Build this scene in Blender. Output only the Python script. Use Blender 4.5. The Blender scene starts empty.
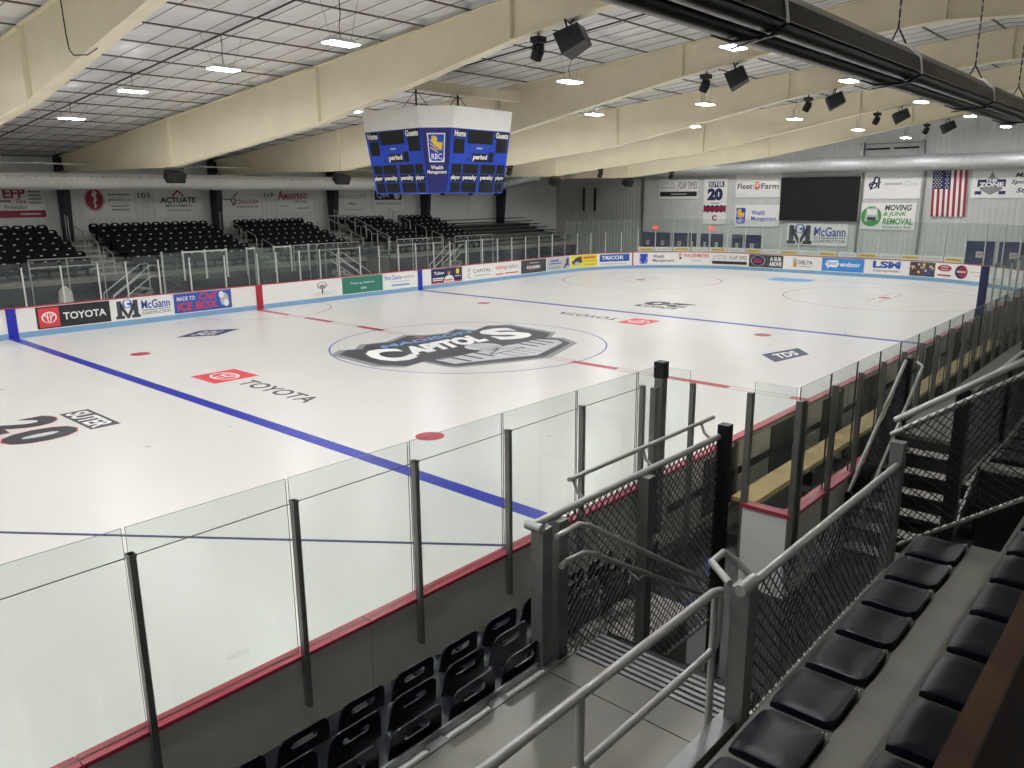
import bpy, math, random
from mathutils import Vector, Matrix
random.seed(7)
SC = bpy.context.scene
COL = SC.collection
PI = math.pi

# ------------------------------------------------------------------ camera, world, exposure
cam_d = bpy.data.cameras.new('camera'); cam = bpy.data.objects.new('camera', cam_d); COL.objects.link(cam)
def set_camera():
    yaw, pitch, roll = 0.730, 0.234, -0.007
    F = Vector((math.cos(yaw)*math.cos(pitch), math.sin(yaw)*math.cos(pitch), -math.sin(pitch)))
    R0 = F.cross(Vector((0, 0, 1))).normalized(); U0 = R0.cross(F)
    R = R0*math.cos(roll) + U0*math.sin(roll); U = U0*math.cos(roll) - R0*math.sin(roll)
    m = Matrix((R, U, -F)).transposed().to_4x4(); m.translation = (-18.10, -18.186, 4.729)
    cam.matrix_world = m
    cam_d.sensor_width = 36; cam_d.lens = 783.8/1024*36; cam_d.clip_start = 0.02; cam_d.clip_end = 300
set_camera(); SC.camera = cam
w = bpy.data.worlds.new('world'); SC.world = w; w.use_nodes = True
w.node_tree.nodes['Background'].inputs[0].default_value = (.5, .55, .6, 1)
w.node_tree.nodes['Background'].inputs[1].default_value = 0.05
SC.view_settings.view_transform = 'Standard'; SC.view_settings.look = 'None'
SC.view_settings.exposure = 0.0; SC.view_settings.gamma = 1; SC.view_settings.use_curve_mapping = False
LAMP_STRENGTH = 178.0      # radiance of the LED diffusers, used by the lamp builder

# ------------------------------------------------------------------ materials
def lin(h):
    h = h.lstrip('#'); o = []
    for i in (0, 2, 4):
        c = int(h[i:i+2], 16)/255
        o.append(c/12.92 if c <= .04045 else ((c+.055)/1.055)**2.4)
    return (*o, 1)
MATS = {}
def mat(name, col, rough=.5, metal=0., var=.06, scale=6., bump=0., bscale=40., spec=.5):
    if name in MATS: return MATS[name]
    m = bpy.data.materials.new(name); m.use_nodes = True; nt = m.node_tree
    b = nt.nodes['Principled BSDF']; c = lin(col)
    b.inputs['Roughness'].default_value = rough; b.inputs['Metallic'].default_value = metal
    b.inputs['Specular IOR Level'].default_value = spec
    tc = nt.nodes.new('ShaderNodeTexCoord'); nz = nt.nodes.new('ShaderNodeTexNoise')
    nz.inputs['Scale'].default_value = scale; nz.inputs['Detail'].default_value = 4
    nt.links.new(tc.outputs['Object'], nz.inputs['Vector'])
    rp = nt.nodes.new('ShaderNodeValToRGB')
    rp.color_ramp.elements[0].position = .3; rp.color_ramp.elements[1].position = .7
    rp.color_ramp.elements[0].color = tuple(max(0, x*(1-var)) for x in c[:3])+(1,)
    rp.color_ramp.elements[1].color = tuple(min(1, x*(1+var)) for x in c[:3])+(1,)
    nt.links.new(nz.outputs['Fac'], rp.inputs['Fac']); nt.links.new(rp.outputs['Color'], b.inputs['Base Color'])
    if bump:
        n2 = nt.nodes.new('ShaderNodeTexNoise'); n2.inputs['Scale'].default_value = bscale; n2.inputs['Detail'].default_value = 3
        nt.links.new(tc.outputs['Object'], n2.inputs['Vector'])
        bp = nt.nodes.new('ShaderNodeBump'); bp.inputs['Strength'].default_value = bump; bp.inputs['Distance'].default_value = .02
        nt.links.new(n2.outputs['Fac'], bp.inputs['Height']); nt.links.new(bp.outputs['Normal'], b.inputs['Normal'])
    MATS[name] = m; return m
def emit(name, col, strength):
    m = bpy.data.materials.new(name); m.use_nodes = True; nt = m.node_tree
    b = nt.nodes['Principled BSDF']; b.inputs['Base Color'].default_value = lin(col)
    b.inputs['Emission Color'].default_value = lin(col); b.inputs['Emission Strength'].default_value = strength
    MATS[name] = m; return m
def glass_mat():
    m = bpy.data.materials.new('rink_glass'); m.use_nodes = True; nt = m.node_tree; nt.nodes.clear()
    out = nt.nodes.new('ShaderNodeOutputMaterial'); mx = nt.nodes.new('ShaderNodeMixShader')
    tr = nt.nodes.new('ShaderNodeBsdfTransparent'); tr.inputs[0].default_value = (.925, .955, .94, 1)
    gl = nt.nodes.new('ShaderNodeBsdfGlossy'); gl.inputs['Roughness'].default_value = .06; gl.inputs[0].default_value = (.9, .95, .93, 1)
    ge = nt.nodes.new('ShaderNodeNewGeometry'); dp = nt.nodes.new('ShaderNodeVectorMath'); dp.operation = 'DOT_PRODUCT'
    nt.links.new(ge.outputs['Normal'], dp.inputs[0]); nt.links.new(ge.outputs['Incoming'], dp.inputs[1])
    def mth(op, a, b_=None):        # Schlick reflectance of a thin sheet, the same from both sides
        n = nt.nodes.new('ShaderNodeMath'); n.operation = op
        if isinstance(a, float): n.inputs[0].default_value = a
        else: nt.links.new(a, n.inputs[0])
        if b_ is not None:
            if isinstance(b_, float): n.inputs[1].default_value = b_
            else: nt.links.new(b_, n.inputs[1])
        return n.outputs[0]
    ab = mth('ABSOLUTE', dp.outputs['Value']); fo = mth('ADD', mth('MULTIPLY', mth('POWER', mth('SUBTRACT', 1.0, ab), 5.0), .55), .03)
    df = nt.nodes.new('ShaderNodeBsdfDiffuse'); df.inputs[0].default_value = (.6, .66, .63, 1)
    m2 = nt.nodes.new('ShaderNodeMixShader'); m2.inputs[0].default_value = .018
    nt.links.new(tr.outputs[0], m2.inputs[1]); nt.links.new(df.outputs[0], m2.inputs[2])
    nt.links.new(fo, mx.inputs[0]); nt.links.new(m2.outputs[0], mx.inputs[1]); nt.links.new(gl.outputs[0], mx.inputs[2])
    nt.links.new(mx.outputs[0], out.inputs[0]); MATS['glass'] = m; return m
def ice_mat():
    m = mat('ice', 'DEDCD6', .3, 0, .02, .35, 0, spec=.4); nt = m.node_tree; b = nt.nodes['Principled BSDF']
    tc = nt.nodes.new('ShaderNodeTexCoord'); n = nt.nodes.new('ShaderNodeTexNoise'); n.inputs['Scale'].default_value = 1.2; n.inputs['Detail'].default_value = 6
    nt.links.new(tc.outputs['Object'], n.inputs['Vector'])
    r = nt.nodes.new('ShaderNodeMapRange'); r.inputs['To Min'].default_value = .24; r.inputs['To Max'].default_value = .36
    nt.links.new(n.outputs['Fac'], r.inputs['Value']); nt.links.new(r.outputs[0], b.inputs['Roughness'])
    return m
glass_mat(); ice_mat()
M = lambda n: MATS[n]
mat('glass_edge', '2F3A36', .3)
mat('board_white', 'EDEBE6', .4, 0, .03, 2); mat('board_back', 'CFCCC1', .55, 0, .06, 2)
mat('cap_red', 'B23A4C', .35, 0, .05); mat('kick_blue', '7FA9CC', .4, 0, .05)
mat('steel_post', '7C7D79', .35, .45, .08); mat('alu', 'B9BAB6', .38, .8, .06, 5); mat('post_white', 'D8D8D2', .4, .2)
mat('galv', '8F9290', .45, .75, .14, 9); mat('pipe', 'B6B6B1', .36, .5, .06); mat('black_metal', '17181A', .4, .3)
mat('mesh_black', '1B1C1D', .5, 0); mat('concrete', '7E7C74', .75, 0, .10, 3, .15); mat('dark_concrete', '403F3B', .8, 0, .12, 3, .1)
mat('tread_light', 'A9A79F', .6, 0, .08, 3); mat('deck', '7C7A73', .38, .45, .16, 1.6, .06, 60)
mat('seat_navy', '0E1220', .33, 0, .12, 8, spec=.35); mat('seat_pad', '080C18', .34, 0, .12, 8, spec=.2); mat('seat_far', '070910', .6, 0, .12, 8, spec=.15)
mat('frame_cream', 'E9E0C3', .5, 0, .04, 1.2); mat('purlin', '5E554C', .6); mat('wire', '26231F', .6)
mat('insul', 'E6E5E4', .32, 0, .05, 2.5, .25, 5); mat('wall_white', 'E6E7E3', .55, 0, .04, 1.5); mat('wall_grey', 'CDD0CC', .55, 0, .04, 1.5)
mat('column_navy', '141A2C', .5, 0, .1); mat('duct_white', 'FAF8F2', .6, 0, .04, 3); mat('duct_silver', 'C4C6C5', .55, .5, .08, 4)
mat('speaker', '1A1A1B', .6, 0, .1, 30); mat('grille', '101011', .8); mat('plywood', 'C2A66C', .5, 0, .14, 5)
mat('wood', '3C2614', .55, 0, .25, 9, spec=.2); mat('wood_dark', '1A1009', .7, 0, .2, 9, spec=.1)
mat('navy_door', '22305A', .5, 0, .06, 2); mat('paper', 'E2E0DA', .6); mat('heater_black', '0F0F10', .28, .3, .1); mat('heater_grey', '5A5A57', .4, .7)
for n, c in dict(p_white='F0EFEB', p_black='26272A', p_navy='1F2A55', p_blue='2E3DB4', p_red='C03645', p_toyred='D8404A', p_dark='33353B', p_grey='8F9093',
                 p_lgrey='C2C3C4', p_lblue='6F9BD0', p_green='2F7D68', p_yellow='E8DC3C', p_royal='3559B0', p_sky='3E8FD8', p_orange='D9663C', p_crease='6FA9E0',
                 p_wred='9E2238', p_sb='1F49C0', p_sbnavy='1E2170', p_gold='F0CC3A', p_led='0D0D0E', p_kelly='3C9A4C', p_tan='C79A6A', p_charcoal='45474B',
                 p_banner='EFEDE8', p_hair='3B2A22', p_skin='C49272', p_iceline='1E2CAA', p_icered='B02A3C', p_icecirc='2A2FA8').items():
    mat(n, c, .35 if n.startswith('p_ice') else .5, 0, .03, 3)

# ------------------------------------------------------------------ building helpers
def tag(o, label=None, cat=None, group=None, kind=None):
    if label: o['label'] = label
    if cat: o['category'] = cat
    if group: o['group'] = group
    if kind: o['kind'] = kind
    return o
ORG = {}
def empty(name, loc, label=None, cat=None, group=None, kind=None, parent=None):
    o = bpy.data.objects.new(name, None); COL.objects.link(o); o.empty_display_size = .1
    loc = Vector(loc); ORG[o.name] = loc
    if parent: o.parent = parent; o.location = loc-ORG[parent.name]
    else: o.location = loc
    return tag(o, label, cat, group, kind)
class MB:
    def __init__(s): s.v = []; s.f = []; s.m = []; s.mi = 0
    def add(s, vs, fs):
        n = len(s.v); s.v += [Vector(v) for v in vs]
        for f in fs: s.f.append([i+n for i in f]); s.m.append(s.mi)
        return s
    def box(s, c0, c1):
        x0, x1 = sorted((c0[0], c1[0])); y0, y1 = sorted((c0[1], c1[1])); z0, z1 = sorted((c0[2], c1[2]))
        return s.add([(x0,y0,z0),(x1,y0,z0),(x1,y1,z0),(x0,y1,z0),(x0,y0,z1),(x1,y0,z1),(x1,y1,z1),(x0,y1,z1)],
                     [(3,2,1,0),(4,5,6,7),(0,1,5,4),(1,2,6,5),(2,3,7,6),(3,0,4,7)])
    def cbox(s, c, size, rz=0., rx=0., ry=0.):
        h = [a/2 for a in size]; R = Matrix.Rotation(rz, 3, 'Z') @ Matrix.Rotation(ry, 3, 'Y') @ Matrix.Rotation(rx, 3, 'X')
        vs = [R @ Vector((a*h[0], b*h[1], d*h[2])) + Vector(c) for d in (-1, 1) for a, b in ((-1,-1),(1,-1),(1,1),(-1,1))]
        return s.add(vs, [(3,2,1,0),(4,5,6,7),(0,1,5,4),(1,2,6,5),(2,3,7,6),(3,0,4,7)])
    def bar(s, p, q, w, h, up=(0, 0, 1)):
        p = Vector(p); q = Vector(q); d = (q-p).normalized(); u = Vector(up)
        if abs(d.dot(u)) > .98: u = Vector((0, 1, 0))
        a = d.cross(u).normalized()*w/2; b = a.cross(d).normalized()*h/2
        vs = [p-a-b, p+a-b, p+a+b, p-a+b, q-a-b, q+a-b, q+a+b, q-a+b]
        return s.add(vs, [(3,2,1,0),(4,5,6,7),(0,1,5,4),(1,2,6,5),(2,3,7,6),(3,0,4,7)])
    def tube(s, pts, r, n=8, closed=False):
        pts = [Vector(p) for p in pts]; rings = []; L = len(pts)
        a = None
        for i, p in enumerate(pts):
            d = ((pts[min(i+1, L-1)]-pts[max(i-1, 0)])).normalized()
            if a is None:
                u = Vector((0, 0, 1)) if abs(d.z) < .9 else Vector((1, 0, 0)); a = d.cross(u).normalized()
            else: a = (a-d*a.dot(d)).normalized()
            b = d.cross(a); rr = r[i] if isinstance(r, (list, tuple)) else r
            rings.append([p+a*rr*math.cos(t*2*PI/n)+b*rr*math.sin(t*2*PI/n) for t in range(n)])
        vs = [v for R_ in rings for v in R_]; fs = []
        for i in range(L-1):
            for k in range(n): fs.append((i*n+k, i*n+(k+1) % n, (i+1)*n+(k+1) % n, (i+1)*n+k))
        fs.append(tuple(range(n-1, -1, -1))); fs.append(tuple((L-1)*n+k for k in range(n)))
        return s.add(vs, fs)
    def prism(s, poly, d):           # poly: 3d points in a plane, extruded by vector d
        n = len(poly); d = Vector(d); vs = [Vector(p) for p in poly]; vs += [v+d for v in vs]
        fs = [tuple(range(n-1, -1, -1)), tuple(range(n, 2*n))]+[(i, (i+1) % n, n+(i+1) % n, n+i) for i in range(n)]
        return s.add(vs, fs)
    def build(s, name, mats, parent=None, loc=None, smooth=False, **kw):
        if not isinstance(mats, (list, tuple)): mats = [mats]
        if parent: o0 = ORG[parent.name]
        else: o0 = Vector(loc) if loc is not None else base_of(s.v)
        me = bpy.data.meshes.new(name); me.from_pydata([tuple(v-o0) for v in s.v], [], s.f)
        for x in mats: me.materials.append(MATS[x] if isinstance(x, str) else x)
        if len(mats) > 1: me.polygons.foreach_set('material_index', s.m)
        me.update()
        if smooth:
            me.polygons.foreach_set('use_smooth', [True]*len(me.polygons)); me.set_sharp_from_angle(angle=math.radians(42))
        o = bpy.data.objects.new(name, me); COL.objects.link(o)
        if parent: o.parent = parent; ORG[o.name] = o0
        else: o.location = o0; ORG[o.name] = o0
        return tag(o, **kw)
def base_of(vs):
    xs = [v.x for v in vs]; ys = [v.y for v in vs]; zs = [v.z for v in vs]
    return Vector(((min(xs)+max(xs))/2, (min(ys)+max(ys))/2, min(zs)))
def copy_tree(o, delta, parent=None, label=None):
    c = o.copy(); COL.objects.link(c)
    if parent: c.parent = parent
    else:
        c.location = o.location+Vector(delta)
        if label: c['label'] = label
    for ch in list(o.children): copy_tree(ch, delta, c)
    return c
def arcpts(c, r, a0, a1, n, ax=(1,0,0), ay=(0,1,0)):
    c = Vector(c); ax = Vector(ax); ay = Vector(ay)
    return [c+ax*r*math.cos(a0+(a1-a0)*i/n)+ay*r*math.sin(a0+(a1-a0)*i/n) for i in range(n+1)]

# ---- flat print: every element is drawn through a map (u, v, off) -> point
TXT = {}
def text_geo(s, bold=0., shear=0.):
    k = (s, bold, shear)
    if k in TXT: return TXT[k]
    cu = bpy.data.curves.new('t', 'FONT'); cu.body = s; cu.offset = bold; cu.shear = shear; cu.resolution_u = 3; cu.fill_mode = 'FRONT'
    o = bpy.data.objects.new('t', cu); COL.objects.link(o)
    bpy.context.view_layer.update()
    me = o.evaluated_get(bpy.context.evaluated_depsgraph_get()).to_mesh()
    vs = [v.co.copy() for v in me.vertices]; fs = [tuple(p.vertices) for p in me.polygons]
    o.evaluated_get(bpy.context.evaluated_depsgraph_get()).to_mesh_clear()
    bpy.data.objects.remove(o); bpy.data.curves.remove(cu)
    x0 = min(v.x for v in vs); x1 = max(v.x for v in vs); y0 = min(v.y for v in vs); y1 = max(v.y for v in vs)
    TXT[k] = ([((v.x-x0)/(x1-x0), (v.y-y0)/(y1-y0)) for v in vs], fs); return TXT[k]
def plane_map(O, R, U):
    O = Vector(O); R = Vector(R).normalized(); U = Vector(U).normalized(); N = R.cross(U)
    return lambda u, v, w=0.: O+R*u+U*v+N*w
class Print:
    """flat printed shapes on one surface, grouped into named parts of a parent"""
    def __init__(s, fm, parent, lift=.004): s.fm = fm; s.p = parent; s.w = lift
    def raw(s, name, pts, faces, m, lv=1, **kw):
        b = MB(); b.add([s.fm(u, v, s.w*lv) for u, v in pts], faces); return b.build(name, m, s.p, **kw)
    def rect(s, name, u0, v0, u1, v1, m, lv=1, nu=1, **kw):
        pts = []; fs = []
        for i in range(nu+1): pts += [(u0+(u1-u0)*i/nu, v0), (u0+(u1-u0)*i/nu, v1)]
        for i in range(nu): fs.append((2*i, 2*i+2, 2*i+3, 2*i+1))
        return s.raw(name, pts, fs, m, lv, **kw)
    def text(s, txt, u0, v0, u1, v1, m, lv=2, bold=.012, shear=0., name='lettering', **kw):
        g, fs = text_geo(txt, bold, shear)
        return s.raw(name, [(u0+(u1-u0)*a, v0+(v1-v0)*b) for a, b in g], fs, m, lv, **kw)
    def ell(s, name, cu, cv, ru, rv, m, lv=2, n=24, ring=0., **kw):
        if ring:
            pts = []; fs = []
            for i in range(n):
                c, q = math.cos(2*PI*i/n), math.sin(2*PI*i/n); pts += [(cu+ru*c, cv+rv*q), (cu+(ru-ring)*c, cv+(rv-ring)*q)]
            for i in range(n): j = (i+1) % n; fs.append((2*i, 2*j, 2*j+1, 2*i+1))
            return s.raw(name, pts, fs, m, lv, **kw)
        return s.raw(name, [(cu+ru*math.cos(2*PI*i/n), cv+rv*math.sin(2*PI*i/n)) for i in range(n)], [tuple(range(n))], m, lv, **kw)
    def poly(s, name, pts, m, lv=1, **kw): return s.raw(name, pts, [tuple(range(len(pts)))], m, lv, **kw)
    def lines(s, name, segs, wd, m, lv=2, **kw):
        pts = []; fs = []
        for (a, b, c, d) in segs:
            L = math.hypot(c-a, d-b) or 1; nx, ny = -(d-b)/L*wd/2, (c-a)/L*wd/2; k = len(pts)
            pts += [(a+nx, b+ny), (a-nx, b-ny), (c-nx, d-ny), (c+nx, d+ny)]; fs.append((k, k+1, k+2, k+3))
        return s.raw(name, pts, fs, m, lv, **kw)

# ================================================================== SETTING
X0, X1, Y0, Y1 = -34.3, 34.3, -20.6, 23.6
RIDGE = -12.5
def ztop(y): return 8.6-.0838*y if y >= RIDGE else 8.6-.0838*RIDGE-.0838*(RIDGE-y)
MB().box((X0, Y0, -.3), (X1, Y1, -.02)).build('floor', 'dark_concrete', kind='structure')
def ribbed_wall(name, along, fixed, a0, a1, zf, inward, m):
    b = MB(); pitch = .3; k = int((a1-a0)/pitch); pts = []
    for i in range(k):
        a = a0+i*pitch
        pts += [(a, 0), (a+.2, 0), (a+.215, .016), (a+.285, .016)]
    pts.append((a1, 0))
    vs = []
    for a, d in pts:
        f = fixed+inward*d
        for z in (-.02, zf(a)): vs.append((a, f, z) if along == 'x' else (f, a, z))
    b.add(vs, [(2*i, 2*i+2, 2*i+3, 2*i+1) for i in range(len(pts)-1)])
    o = b.build(name, m, kind='structure'); return o
ribbed_wall('wall_left', 'x', Y1, X0, X1, lambda a: ztop(Y1)+.1, -1, 'wall_white')
ribbed_wall('wall_far', 'y', X1, Y0, Y1, lambda a: ztop(a)+.1, -1, 'wall_grey')
ribbed_wall('wall_right', 'x', Y0, X0, X1, lambda a: ztop(Y0)+.1, 1, 'wall_white')
ribbed_wall('wall_back', 'y', X0, Y0, Y1, lambda a: ztop(a)+.1, 1, 'wall_grey')
# ceiling: insulation blanket sagging between purlins and wire bands
PUR = 1.6; BAND = 7.62/11
def ceiling():
    b = MB(); ys = []; y = Y0
    py0 = -1.05-PUR*15
    n = 8; yy = [py0+PUR*i/n for i in range(int((Y1-py0)/PUR*n)+2)]; yy = [min(max(v, Y0), Y1) for v in yy if v > Y0-.2]
    m = 4; xb = -11.43-BAND*13; xx = [X0]+[xb+BAND*i/m for i in range(int((X1-xb)/BAND*m)+2)]; xx = [min(v, X1) for v in xx]
    vs = []
    for x in xx:
        fx = abs(math.sin(PI*(x-xb)/BAND))
        for y in yy:
            fy = abs(math.sin(PI*(y-py0)/PUR)); k = int((y-py0)//PUR); kk = int((x-xb)//BAND)
            j = ((k*73+kk*37) % 11)/11*.03
            vs.append((x, y, ztop(y)+.20-(.06+j)*fy**.6-.05*fx*fy**.5))
    N = len(yy)
    fs = [(i*N+j, i*N+j+1, (i+1)*N+j+1, (i+1)*N+j) for i in range(len(xx)-1) for j in range(N-1)]
    b.add(vs, fs); c = b.build('ceiling', 'insul', loc=(0, 0, 8), smooth=True, kind='structure')
    for i in range(40):
        y = py0+PUR*i
        if y < Y0+.2 or y > Y1-.2: continue
        MB().box((-22, y-.02, ztop(y)+.02), (X1, y+.02, ztop(y)+.055)).build('purlin', 'purlin', c)
    x = xb+BAND
    while x < X1-.1:
        q = MB(); r = .012
        q.bar((x, Y1, ztop(Y1)+.07), (x, RIDGE, ztop(RIDGE)+.06), .012, .01); q.bar((x, RIDGE, ztop(RIDGE)+.06), (x, Y0, ztop(Y0)+.06), .012, .01)
        q.build('wire_band', 'wire', c); x += BAND
    return c
ceil = ceiling()
MB().box((-7.62, -12, ztop(-12)-.02), (-7.56, -12, ztop(-12))).add([], [])
for k in range(-1, 5):
    x = -7.62+7.62*k
    b = MB(); b.tube([(x, 22, ztop(22)+.02), (x, RIDGE, ztop(RIDGE)+.02)], .022, 6); b.build('conduit', 'wire', ceil)

# ------------------------------------------------------------------ roof frames
BOT = [(23.2, 6.05), (11.5, 5.92), (2.0, 6.86), (-5.5, 8.17), (-8.0, 8.5), (-12.5, 8.75), (-20.6, 8.2)]
def zbot(y):
    for (a, za), (c, zc) in zip(BOT, BOT[1:]):
        if c <= y <= a: return za+(zc-za)*(y-a)/(c-a)
    return BOT[-1][1]
def frame(x):
    t = empty('roof_frame', (x, 0, 0), 'cream painted tapered steel roof frame spanning the hall under the insulated ceiling', 'roof frame', 'cream roof frames')
    ys = [23.2, 17, 11.5, 6.5, 2, -1.5, -5.5, -8, -12.5, -20.5]
    b = MB(); poly = [(x-.02, y, ztop(y)+.02) for y in ys]+[(x-.02, y, zbot(y)) for y in reversed(ys)]
    vs = []; fs = []
    for y in ys: vs += [(x-.02, y, ztop(y)), (x-.02, y, zbot(y)), (x+.02, y, ztop(y)), (x+.02, y, zbot(y))]
    for i in range(len(ys)-1): k = 4*i; fs += [(k, k+4, k+5, k+1), (k+2, k+3, k+7, k+6)]
    b.add(vs, fs); b.build('web', 'frame_cream', t)
    def flange(nm, zf, wd, th):
        b = MB()
        for a, c in zip(ys, ys[1:]): b.bar((x, a, zf(a)), (x, c, zf(c)), wd, th)
        b.build(nm, 'frame_cream', t)
    flange('top_flange', ztop, .24, .03); flange('bottom_flange', zbot, .3, .035)
    for y in (11.5, 2.0, -5.5, -12.5):
        MB().box((x-.14, y-.03, zbot(y)), (x+.14, y+.03, ztop(y))).build('stiffener_plate', 'frame_cream', t)
    b = MB(); b.prism([(x-.15, 23.25, -.02), (x-.15, 22.95, -.02), (x-.15, 22.35, 6.1), (x-.15, 22.6, 6.9), (x-.15, 23.25, 6.7)], (.3, 0, 0)); b.build('column', 'column_navy', t, label='navy painted column')
    return t
for k in range(-2, 5): frame(-3.81+7.62*k)

# ------------------------------------------------------------------ ice sheet with painted marks
R_, W_, E_ = 8.48, 12.95, 30.48
def rink_outline(n=14, off=0):
    pts = []
    for cx, cy, a0 in ((E_-R_, W_-R_, PI/2), (E_-R_, -(W_-R_), 0), (-(E_-R_), -(W_-R_), -PI/2), (-(E_-R_), W_-R_, PI)):
        for i in range(n+1):
            a = a0-(PI/2)*i/n; pts.append((cx+(R_+off)*math.cos(a), cy+(R_+off)*math.sin(a)))
    return pts
b = MB(); ol = rink_outline(); b.prism([(x, y, -.02) for x, y in reversed(ol)], (0, 0, .02))
ICE = b.build('ice_sheet', 'ice', loc=(0, 0, 0), kind='structure', label='white ice surface with painted lines and logos')
IP = Print(lambda u, v, w=0.: Vector((u, v, w)), ICE, .0006)
BX = 9.50
for sx in (-1, 1): IP.rect('painted_blue_line', sx*BX-.16, -12.93, sx*BX+.16, 12.93, 'p_iceline')
for a in (-.18, .085): IP.rect('painted_line_edge', a, -12.93, a+.035, 12.93, 'p_icered')
for ya, yb in ((12.93, 10.5), (9.3, 7.5), (5.8, 4.3), (-4.4, -6.0), (-7.4, -9.4), (-11.0, -12.93)): IP.rect('painted_dash', -.18, yb, .12, ya, 'p_icered', 1.2)
IP.ell('painted_center_circle', .1, 0, 4.57, 4.57, 'p_icecirc', 1.4, 72, ring=.05)
for sx, sy in ((-1, 1), (-1, -1), (1, 1), (1, -1)):
    IP.ell('painted_faceoff_dot', sx*7.82, sy*6.73, .3, .3, 'p_icered', 1.2, 24)
for sy in (1, -1):
    IP.ell('painted_faceoff_circle', 21.07, sy*6.73, 4.57, 4.57, 'p_icered', 1.2, 72, ring=.05)
    IP.ell('painted_faceoff_dot', 21.07, sy*6.73, .3, .3, 'p_icered', 1.2, 24)
    sg = []
    for a in (-1, 1):
        for c in (-1, 1):
            sg += [(21.07+a*.6, sy*6.73+c*.25, 21.07+a*1.8, sy*6.73+c*.25), (21.07+a*.6, sy*6.73+c*.25, 21.07+a*.6, sy*6.73+c*1.15)]
    IP.lines('painted_hash_mark', sg, .05, 'p_icered', 1.3)
IP.rect('painted_goal_line', 27.11, -12.0, 27.16, 12.0, 'p_icered', 1.2)
IP.poly('painted_goal_crease', [(27.1, 1.22), (25.75, 1.22), (25.4, .6), (25.3, 0), (25.4, -.6), (25.75, -1.22), (27.1, -1.22)], 'p_crease', 1.1)
IP.lines('painted_guide_line', [(-16.5, -3.7, -9.75, -12.5)], .075, 'p_navy', 1.3)
g = [(.1+3.05*math.cos(PI+PI*i/20), 12.93+3.05*math.sin(PI+PI*i/20)) for i in range(21)]
IP.lines('painted_referee_crease', [(*a, *c) for a, c in zip(g, g[1:])], .05, 'p_icered', 1.3)
def quad_print(parent, O, e1, e2, lift=.0006):
    """printed shapes in the unit frame O + u*e1 + v*e2 on the ice"""
    return Print(lambda u, v, w=0.: Vector((O[0]+e1[0]*u+e2[0]*v, O[1]+e1[1]*u+e2[1]*v, w)), parent, lift)
def toyota_mark(P, cu, cv, ru, rv, m, lv, k):
    P.ell('logo_ring', cu, cv, ru, rv, m, lv, 28, ring=k); P.ell('logo_ring', cu, cv+rv*.42, ru*.62, rv*.5, m, lv, 24, ring=k*.8)
    P.ell('logo_ring', cu, cv+rv*.0, ru*.3, rv*.9, m, lv, 24, ring=k*.8)
# Toyota marks on the ice
P = quad_print(ICE, (-8.35, 2.38), (0, -1), (1, 0)); P.rect('painted_logo_tile', 0, 0, 1.33, 1.3, 'p_toyred', 1.5); toyota_mark(P, .66, .65, .5, .36, 'p_white', 2.5, .07)
P.text('TOYOTA', 1.68, .4, 4.85, .92, 'p_dark', 1.5, .02, name='painted_lettering')
P = quad_print(ICE, (8.3, -2.35), (0, 1), (-1, 0)); P.rect('painted_logo_tile', 0, 0, 1.15, 1.35, 'p_toyred', 1.5); toyota_mark(P, .58, .67, .45, .38, 'p_white', 2.5, .07)
P.text('TOYOTA', 1.55, .4, 4.5, .95, 'p_dark', 1.5, .02, name='painted_lettering')
# SUTER 20 marks
P = quad_print(ICE, (-12.17, .92), (0, -1), (1, 0)); P.rect('painted_name_tile', 0, 0, 1.82, .62, 'p_dark', 1.5); P.text('SUTER', .1, .07, 1.72, .55, 'p_white', 2.5, .03, name='painted_lettering')
P = quad_print(ICE, (-13.72, 1.12), (0, -1), (1, 0))
P.text('2', -.03, -.03, .98, 1.43, 'p_icered', 1.5, .05, name='painted_number'); P.text('0', 1.1, -.03, 2.17, 1.43, 'p_icered', 1.5, .05, name='painted_number')
P.text('2', 0, 0, .95, 1.4, 'p_dark', 2.2, .05, name='painted_number'); P.text('0', 1.13, 0, 2.14, 1.4, 'p_dark', 2.2, .05, name='painted_number')
P = quad_print(ICE, (13.35, -1.15), (0, 1), (-1, 0)); P.text('20', 0, 0, 2.2, 1.3, 'p_dark', 1.5, .05, name='painted_number'); P.rect('painted_name_tile', .1, 1.42, 2.1, 1.95, 'p_dark', 1.5); P.text('SUTER', .25, 1.5, 1.95, 1.87, 'p_white', 2.5, .03, name='painted_lettering')
# dark diamonds with letters
TILES = [[(-3.21, 8.82), (-4.4, 9.56), (-5.69, 8.78), (-4.5, 8.1)], [(3.67, -8.99), (5.45, -9.3), (6.23, -8.63), (4.5, -8.2)]]
for tl in TILES: IP.poly('painted_logo_tile', tl, 'p_navy', 1.5)
# centre ice crest (outline taken on the ice plane)

# ------------------------------------------------------------------ rink boards
ARC = PI/2*R_
S1 = E_-R_; S2 = S1+ARC; S3 = S2+2*(W_-R_); S4 = S3+ARC
def bpath(s):
    """point on the inner face of the boards and its inward normal"""
    if s <= S1: return Vector((s, W_, 0)), Vector((0, -1, 0))
    if s <= S2: a = (s-S1)/R_; n = Vector((math.sin(a), math.cos(a), 0)); return Vector((S1, W_-R_, 0))+n*R_, -n
    if s <= S3: return Vector((E_, W_-R_-(s-S2), 0)), Vector((-1, 0, 0))
    if s <= S4: a = (s-S3)/R_; n = Vector((math.cos(a), -math.sin(a), 0)); return Vector((S1, -(W_-R_), 0))+n*R_, -n
    return Vector((S1-(s-S4), -W_, 0)), Vector((0, 1, 0))
def sx(x): return S4+S1-x       # path position of near-side x
def bmap(u, v, w=0.):
    p, n = bpath(u); return p+n*w+Vector((0, 0, v))
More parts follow.
